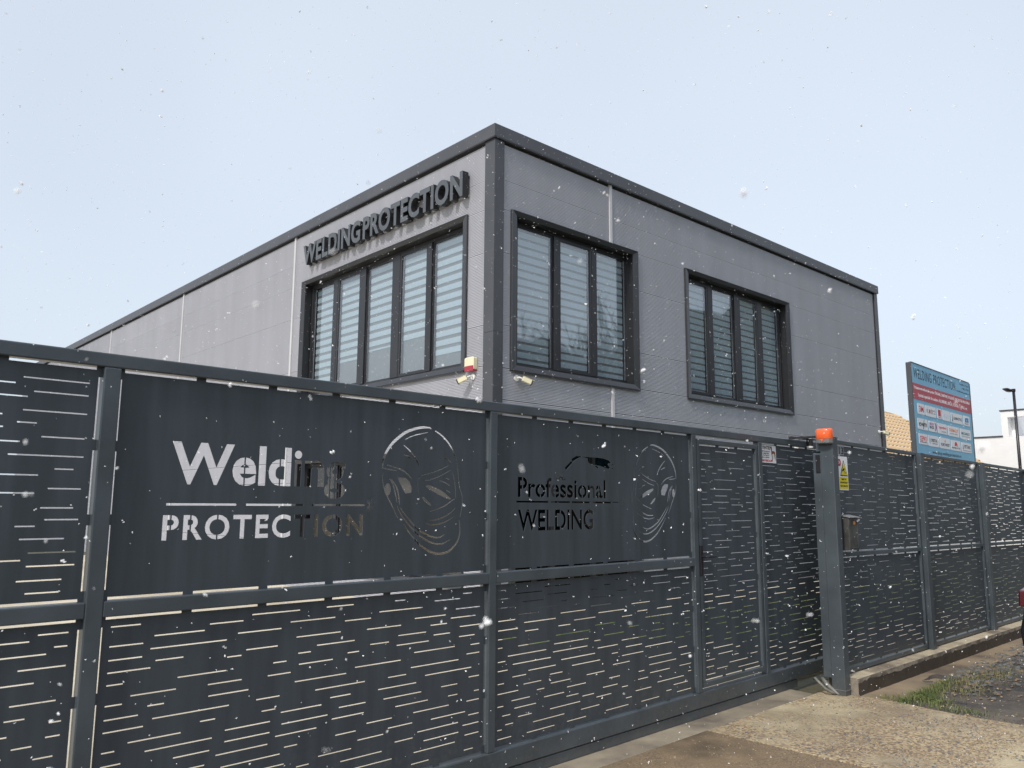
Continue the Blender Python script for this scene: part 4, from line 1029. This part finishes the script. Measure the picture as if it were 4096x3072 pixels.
sponsor(2.573, 2.959, 3.094, 3.276, [('p', 'blogoblue', [(.18, .35), (.80, .35), (.80, .8), (.3, .8)]), ('t', 'AUTO', 'bwhite', .3, .75, .85, .93), ('t', 'PORT', 'bgrey', .2, .8, .12, .26)])
sponsor(.121, .593, 2.854, 3.034, [('t', 'ewm', 'bink', .1, .9, .30, .64), ('p', 'bink', [(.50, .06), (.54, .06), (.66, .95), (.62, .95)])])
sponsor(.647, 1.045, 2.855, 3.031, [('t', 'ABICOR', 'blogomag', .06, .62, .62, .84), ('t', 'BINZEL', 'bink', .06, .66, .28, .55), ('p', 'blogomag', [(.72, .9), (.86, .86), (.96, .66), (.97, .42), (.88, .18), (.72, .1), (.80, .3), (.82, .7)])])
sponsor(1.104, 1.588, 2.850, 3.026, [('t', 'Hypertherm', 'blogored', .08, .92, .42, .76), ('t', 'SHAPING', 'bgrey', .35, .88, .16, .28)])
sponsor(1.647, 2.265, 2.845, 3.022, [('t', 'THERMACUT', 'blogoorange', .07, .9, .44, .76), ('t', 'THE CUTTING COMPANY', 'bgrey', .15, .85, .2, .3)])
sponsor(2.329, 2.963, 2.836, 3.021, [('t', 'MEGMEET', 'blogoteal', .1, .9, .42, .68), ('t', 'WELDING TECHNOLOGY', 'bgrey', .12, .88, .22, .31)])
sponsor(.125, .535, 2.613, 2.787, [('t', 'CEPRO', 'blogored', .1, .9, .32, .78), ('t', 'INTERNATIONAL', 'bink', .12, .9, .17, .26)])
sponsor(.575, 1.105, 2.605, 2.786, [('t', 'ORBITAL', 'bink', .18, .85, .42, .72), ('t', 'weldingtec', 'bgrey', .35, .85, .2, .36), ('p', 'bgrey', [(.12, .85), (.08, .6), (.10, .3), (.16, .2), (.13, .5)])])
sponsor(1.152, 1.700, 2.600, 2.784, [('t', 'PORTWEST', 'bink', .07, .93, .22, .50), ('p', 'blogoorange', [(.5, .9), (.57, .6), (.52, .68), (.5, .6), (.48, .68), (.43, .6)])])
sponsor(1.750, 2.294, 2.597, 2.779, [('p', 'blogored', [(.35, .45), (.36, .68), (.43, .84), (.55, .86), (.64, .7), (.66, .45), (.56, .45), (.52, .6), (.46, .45)]), ('t', 'EISENBLATTER', 'bink', .06, .94, .2, .34)])
sponsor(2.354, 2.924, 2.595, 2.773, [('t', 'PITTARC', 'bink', .28, .93, .4, .76), ('p', 'bgrey', [(.08, .3), (.2, .3), (.16, .75), (.12, .75)]), ('t', 'WELDING WIRES', 'bgrey', .08, .93, .12, .22)])

# ------------------------------------------------------------------ house with the sandy tiled roof
hx = thing('tiled_house', (15.907, 34.0, 0), TH, 'house roof of sandy tiles with thin snow between hall and billboard', 'house')
RP = rad(32); RZ = 5.515
def rf(r_, u_, h_=0.0): return (r_, u_ * math.cos(RP) - h_ * math.sin(RP), RZ + u_ * math.sin(RP) + h_ * math.cos(RP))
mb = MB(); mb.add([rf(-10, 0), rf(.86, 0), rf(-.32, -4.6), rf(-10, -4.6), rf(-10, 0, -.1), rf(.86, 0, -.1), rf(-.32, -4.6, -.1), rf(-10, -4.6, -.1)], [(0, 1, 2, 3), (7, 6, 5, 4), (0, 4, 5, 1), (1, 5, 6, 2), (2, 6, 7, 3), (3, 7, 4, 0)])
mb.build('roof_deck', M['tile'], hx)
mb = MB(); yb = 4.6 * math.cos(RP)
mb.add([(-10, 0, RZ - .1), (.86, 0, RZ - .1), (.86, yb, RZ - 4.6 * math.sin(RP)), (-10, yb, RZ - 4.6 * math.sin(RP))], [(0, 1, 2, 3)])
mb.build('rear_roof', M['tile'], hx)
MB().prism([(-yb + .35, 0), (yb - .35, 0), (yb - .35, RZ - 4.6 * math.sin(RP)), (0, RZ - .25), (-yb + .35, RZ - 4.6 * math.sin(RP))], 'x', -9.7, -.5).build('wall', M['render'], hx)
TW, TL_ = .30, .36
def tile_geo(mb):
    xs_ = [-.5, -.30, -.12, .02, .16, .30, .42, .5]; hs = [.030, .012, .008, .020, .050, .062, .052, .034]
    vs = []
    for (u_, lift) in ((0.0, .03), (-TL_ - .04, .062)):
        for x, h in zip(xs_, hs): vs.append(rf(0, u_, h * 1.0 + lift)); vs[-1] = (x * TW, vs[-1][1], vs[-1][2] - RZ)
    for x, h in zip(xs_, hs):
        p = rf(0, -TL_ - .04, h + lift - .075); vs.append((x * TW, p[1], p[2] - RZ))
    n = len(xs_); fs = []; mi = []
    for i in range(n - 1):
        mb.add([], []); fs.append((i, i + 1, n + i + 1, n + i)); mi.append(1 if i in (0, 1, 2) else 0)
        fs.append((n + i, n + i + 1, 2 * n + i + 1, 2 * n + i)); mi.append(0)
    mb.v = vs; mb.f = fs; mb.mi = mi
tm = MB(); tile_geo(tm); first = tm.build('roof_tile', [M['tile'], M['snow']], hx)
rest = MB(); count = 0
for k in range(12):
    for j in range(36):
        rr_ = .70 - j * TW; uu = -.02 - k * TL_
        q = rf(rr_, uu); pos = (q[0], q[1], q[2])
        if rr_ > .72 + .257 * uu: continue
        vis = -9.2 * (k / 10.6) - .6 < rr_ < .9 - 5.6 * (k / 10.6) + .6
        if vis and count < 300:
            o = first if count == 0 else link('roof_tile', first.data, hx)
            o.location = pos; o.rotation_euler = (rng.uniform(-.012, .012), 0, rng.uniform(-.01, .01)); count += 1
        else: rest.add([(v[0] + pos[0], v[1] + pos[1], v[2] + pos[2]) for v in tm.v], tm.f); rest.mi[-len(tm.f):] = tm.mi
o = rest.build('roof_tiles', [M['tile'], M['snow']], hx, fix=False); o['kind'] = 'stuff'
mb = MB()
for k in range(30):
    mb.disc((.80 - k * .36, 0.0, RZ + .02), (-1, 0, .03), .085, .36, 8, r2=.10)
mb.build('ridge_tiles', M['tile'], hx)
for k in range(12):
    q = rf(.86 - .0977 * k, -k * .38, .04); q2 = rf(.86 - .0977 * (k + 1), -(k + 1) * .38, .07)
    MB().tube([q, q2], [.07, .085], 8).build('verge_tile', M['tile'], hx)

# ------------------------------------------------------------------ white house on the right
wh = thing('white_house', (18.5636, 32.0, 0), TH + PI / 2, 'white flat roofed house with dark parapet edge right of the billboard', 'house')
# frame: x along dL (away), y towards -dR ... depth runs to +dR = -y
D = 7.0; za, zb2 = 4.335, 5.34
MB().box(-.96, 6.0, -D, 0, 0, za).build('wall', M['render'], wh)
MB().box(-.98, 6.02, -D - .04, .035, za + .001, za + .055).build('coping', M['coping'], wh)
op = (-3.4, -1.19, 4.345, 5.10)
up_ = MB()
up_.box(-6.0, -.9605, -D, -.0, 0, op[2] - .01)
up_.box(-6.0, op[0], -.45, 0, op[2] - .009, zb2).box(op[1], -.9605, -.45, 0, op[2] - .009, zb2).box(op[0] + .0005, op[1] - .0005, -.45, 0, op[3], zb2)
up_.box(-6.0, -5.6, -D, -.4505, op[2] - .009, zb2).box(-6.0, -.9605, -D, -D + .3, op[2] - .009, zb2).box(-1.35, -.9605, -3.2, -.4505, op[2] - .009, op[3] + .12)
up_.build('upper_wall', M['render'], wh)
MB().box(-6.03, -.93, -.50, .035, zb2 + .001, zb2 + .05).build('coping', M['coping'], wh)
MB().prism([(-6.0, 4.50), (-6.0, 5.02), (-1.9, 4.93), (-1.55, 4.86), (-1.55, 4.50)], 'y', -6.3, -5.2).build('terrace_wall', M['render'], wh)
MB().prism([(-5.8, 5.03), (-5.8, 5.16), (-1.75, 5.02), (-1.50, 4.88), (-1.75, 4.90)], 'y', -5.15, -4.7).build('tiled_canopy', M['terracotta'], wh)
MB().box(-2.2, -1.88, -4.6, -4.3, 4.34, 4.95).build('chimney', M['terracotta'], wh)

# ------------------------------------------------------------------ street lamp
sl = thing('street_lamp', (16.455, 26.0, 0), 0, 'slim black street lamp with leaf shaped head in front of the white house', 'street lamp')
MB().tube([(0, 0, 0), (0, 0, 5.36)], [.055, .042], 12).build('pole', M['blackmetal'], sl, smooth=True)
MB().box(-.05, .045, -.045, .045, 5.361, 5.46).build('bracket', M['blackmetal'], sl, bev=0.006)
MB().tube([(-.04, 0, 5.40), (-.12, 0, 5.385)], .03, 8).build('arm', M['blackmetal'], sl)
hp = [(-.06, 5.37), (-.10, 5.345), (-.20, 5.365), (-.34, 5.455), (-.335, 5.475), (-.24, 5.49), (-.14, 5.455), (-.07, 5.42)]
mb = MB(); n = len(hp); vs = []
for y, s in ((-.11, .55), (-.07, .9), (0, 1.0), (.07, .9), (.11, .55)):
    cx, cz = -.20, 5.42
    vs += [(cx + (x - cx) * s, y, cz + (z - cz) * (s * .9 + .1)) for x, z in hp]
fs = [(i * n + k, i * n + (k + 1) % n, (i + 1) * n + (k + 1) % n, (i + 1) * n + k) for i in range(4) for k in range(n)] + [tuple(range(n)), tuple(range(4 * n, 5 * n))]
mb.add(vs, fs).build('lamp_head', M['blackmetal'], sl, smooth=True)

# ------------------------------------------------------------------ parked car at the right edge
car = thing('parked_car', fence_w(.61, -1.092), A2, 'dark parked car with red tail light at the right edge by the fence', 'car')
CW = 1.80
def loft(name, secs, m, bev=0.0, smooth=False):
    """secs: list of (x, [(y, z) ring])."""
    mb = MB(); n = len(secs[0][1]); vs = [(x, y, z) for x, ring in secs for y, z in ring]
    fs = [(i * n + k, i * n + (k + 1) % n, (i + 1) * n + (k + 1) % n, (i + 1) * n + k) for i in range(len(secs) - 1) for k in range(n)]
    fs += [tuple(range(n)), tuple(range((len(secs) - 1) * n, len(secs) * n))]
    return mb.add(vs, fs).build(name, m, car, bev=bev, smooth=smooth)
def ring(w0, w1, zlo_, zmid, zhi):
    return [(-CW + w0, zlo_), (-w0, zlo_), (-w1 * .2, zlo_ + .12), (-w1 * .0, zmid), (-w1, zhi), (-CW + w1, zhi), (-CW, zmid), (-CW + w1 * .2, zlo_ + .12)]
loft('body', [(0.02, ring(.10, .10, .30, .60, .93)), (0.10, ring(.06, .07, .22, .62, .97)), (.8, ring(.05, .06, .20, .64, .98)), (2.6, ring(.05, .06, .20, .64, .97)), (3.4, ring(.05, .08, .20, .62, .93)), (4.1, ring(.09, .16, .22, .58, .80)), (4.3, ring(.22, .26, .28, .50, .70))], M['carpaint'], 0.02, True)
cab = [(-.10, .95), (-.20, 1.30), (-.30, 1.50), (-CW + .30, 1.50), (-CW + .20, 1.30), (-CW + .10, .95)]
def cabr(s, zt_): return [(-CW / 2 + (y + CW / 2) * s, .95 + (z - .95) * zt_) for y, z in cab]
loft('cabin', [(.12, cabr(1.0, .04)), (.42, cabr(.97, .95)), (.75, cabr(1.0, 1.0)), (1.9, cabr(1.0, 1.0)), (2.4, cabr(.98, .90)), (3.15, cabr(.98, .03))], M['carglass'], 0.01, True)
loft('roof', [(.40, [(y * .99 - .01, z) for y, z in ((-.28, 1.49), (-.34, 1.535), (-CW + .34, 1.535), (-CW + .28, 1.49))]), (2.2, [(-.28, 1.50), (-.34, 1.53), (-CW + .34, 1.53), (-CW + .28, 1.50)])], M['carpaint'], 0.01)
for s in (0, 1):
    y0 = -.012 if s == 0 else -CW + .262
    MB().prism([(0.0, .80), (.02, .93), (.20, .95), (.26, .92), (.10, .82)], 'y', y0 - .25, y0).build('tail_light', M['tail'], car, bev=0.012)
MB().box(-.05, .06, -CW + .04, -.04, .34, .58).build('rear_bumper', M['carpaint'], car, bev=0.03)
MB().box(-.012, .03, -CW / 2 - .26, -CW / 2 + .26, .62, .73).build('number_plate', M['signwhite'], car)
for x in (.72, 3.35):
    for y in (-.21, -CW + .01):
        wl = MB().disc((x, y, .315), (0, 1, 0), .315, .20, 28).build('wheel', M['black'], car, bev=0.02)
        MB().disc((x, y - .004, .315), (0, 1, 0), .20, .208, 20).build('rim', M['greyplastic'], wl)

# ------------------------------------------------------------------ wooded slope and bare trees across the street (mirrored in the hall windows)
mb = MB(); NXh, NYh = 40, 14
for j in range(NYh):
    for i in range(NXh):
        t = i / (NXh - 1); a = rad(-48 + 83 * t); R0 = 25 + j * 3.3
        h = 18.0 * (1 - math.exp(-j / 3.5)) * (0.8 + .35 * noise.noise(Vector((i * .35, j * .3, 2)))) + .8 * noise.noise(Vector((i * 1.2, j * .9, 7)))
        if j == 0: h = -.6
        if i in (0, NXh - 1): h = -.6
        mb.v.append((R0 * math.cos(a), R0 * math.sin(a), h))
for j in range(NYh - 1):
    for i in range(NXh - 1):
        a = j * NXh + i; mb.f.append((a, a + 1, a + NXh + 1, a + NXh)); mb.mi.append(0)
o = mb.build('hillside', M['hill'], smooth=True); o['kind'] = 'structure'
def bare_tree(name, loc, H, seed, label):
    r = random.Random(seed); t = thing(name, loc, r.uniform(0, 6.28), label, 'tree', 'bare winter trees across the street')
    tk = MB(); cr = MB()
    tk.tube([(0, 0, -.2), (.05, .03, H * .18), (.02, -.05, H * .36), (0.1, 0.05, H * .5)], [H * .026, H * .019, H * .015, H * .010], 8)
    def branch(p, d, L, rd, lv):
        pts = [p]; q = p; dd = d
        for k in range(3):
            dd = (dd + Vector((r.uniform(-.25, .25), r.uniform(-.25, .25), r.uniform(-.05, .22)))).normalized(); q = q + dd * L / 3; pts.append(q)
        cr.tube(pts, [rd, rd * .8, rd * .6, rd * .35], 4 if lv else 5, cap=False)
        if lv < 3:
            for k in range(4 if lv < 2 else 5):
                s = r.uniform(.35, 1.0); pp = pts[0].lerp(pts[-1], s)
                nd = (dd + Vector((r.uniform(-.9, .9), r.uniform(-.9, .9), r.uniform(-.3, .7)))).normalized()
                branch(pp, nd, L * r.uniform(.45, .65), max(rd * .5, .012), lv + 1)
    for k in range(9):
        a = k * 2.4; z = H * r.uniform(.22, .5)
        branch(Vector((0.03, 0, z)), Vector((math.cos(a), math.sin(a), r.uniform(.5, 1.4))).normalized(), H * r.uniform(.26, .36), H * .007, 0)
    tk.build('trunk', M['bark'], t, smooth=True); cr.build('crown', M['bark'], t, fix=False)
for i, (x, y, H) in enumerate([(25, 11, 11.5), (27, 14.2, 12.5), (28.5, 17, 13), (30.5, 19.6, 14), (24.5, 8, 10.5), (29, 10.5, 13.5), (24, 14.5, 10)]):
    bare_tree('bare_tree', (x, y, 0), H, 40 + i, 'bare dark winter tree on the wooded slope mirrored in the hall windows')

# ------------------------------------------------------------------ falling snow
r = random.Random(99); mb = MB()
def flake(p, s):
    n = r.choice((1, 2, 2, 3))
    for k in range(n):
        c = Vector(p) + Vector((r.uniform(-1, 1), r.uniform(-1, 1), r.uniform(-1, 1))) * s * .6
        a = Vector((r.gauss(0, 1), r.gauss(0, 1), r.gauss(0, 1))).normalized(); b = a.orthogonal().normalized(); d = a.cross(b)
        e = s * r.uniform(.5, 1.0)
        mb.add([c + a * e, c - a * e * .8, c + b * e * .55, c - b * e * .6, c + d * e * .4, c - d * e * .45],
               [(0, 2, 4), (2, 1, 4), (1, 3, 4), (3, 0, 4), (2, 0, 5), (1, 2, 5), (3, 1, 5), (0, 3, 5)])
ex = (math.cos(TH), math.sin(TH))
def in_hall(x, y):
    dx, dy = x - BLD_O[0], y - BLD_O[1]
    return dx * ex[0] + dy * ex[1] > -.1 and -dx * ex[1] + dy * ex[0] > -.1
nfl = 0
while nfl < 32000:
    x, y, z = r.uniform(-8, 11), r.uniform(-1.5, 13), r.uniform(0.1, 8.5)
    if in_hall(x, y) or x * x + y * y + (z - CAM_H) ** 2 < .5: continue
    flake((x, y, z), abs(r.gauss(0, 1)) * .0020 + .0027); nfl += 1
while nfl < 46000:
    x, y, z = r.uniform(-5, 5.5), r.uniform(.2, 7.5), r.uniform(.2, 6.0)
    if x * x + y * y + (z - CAM_H) ** 2 < .12: continue
    flake((x, y, z), abs(r.gauss(0, 1)) * .0014 + .0017); nfl += 1
for k in range(120):
    flake((r.uniform(-1.0, 1.0), r.uniform(.28, 1.5), CAM_H + r.uniform(-.5, .95)), r.uniform(.0014, .0032))
o = mb.build('falling_snow', M['flake'], fix=True); tag(o, 'loose white snowflakes drifting down in front of gate and hall', 'snow', kind='stuff')
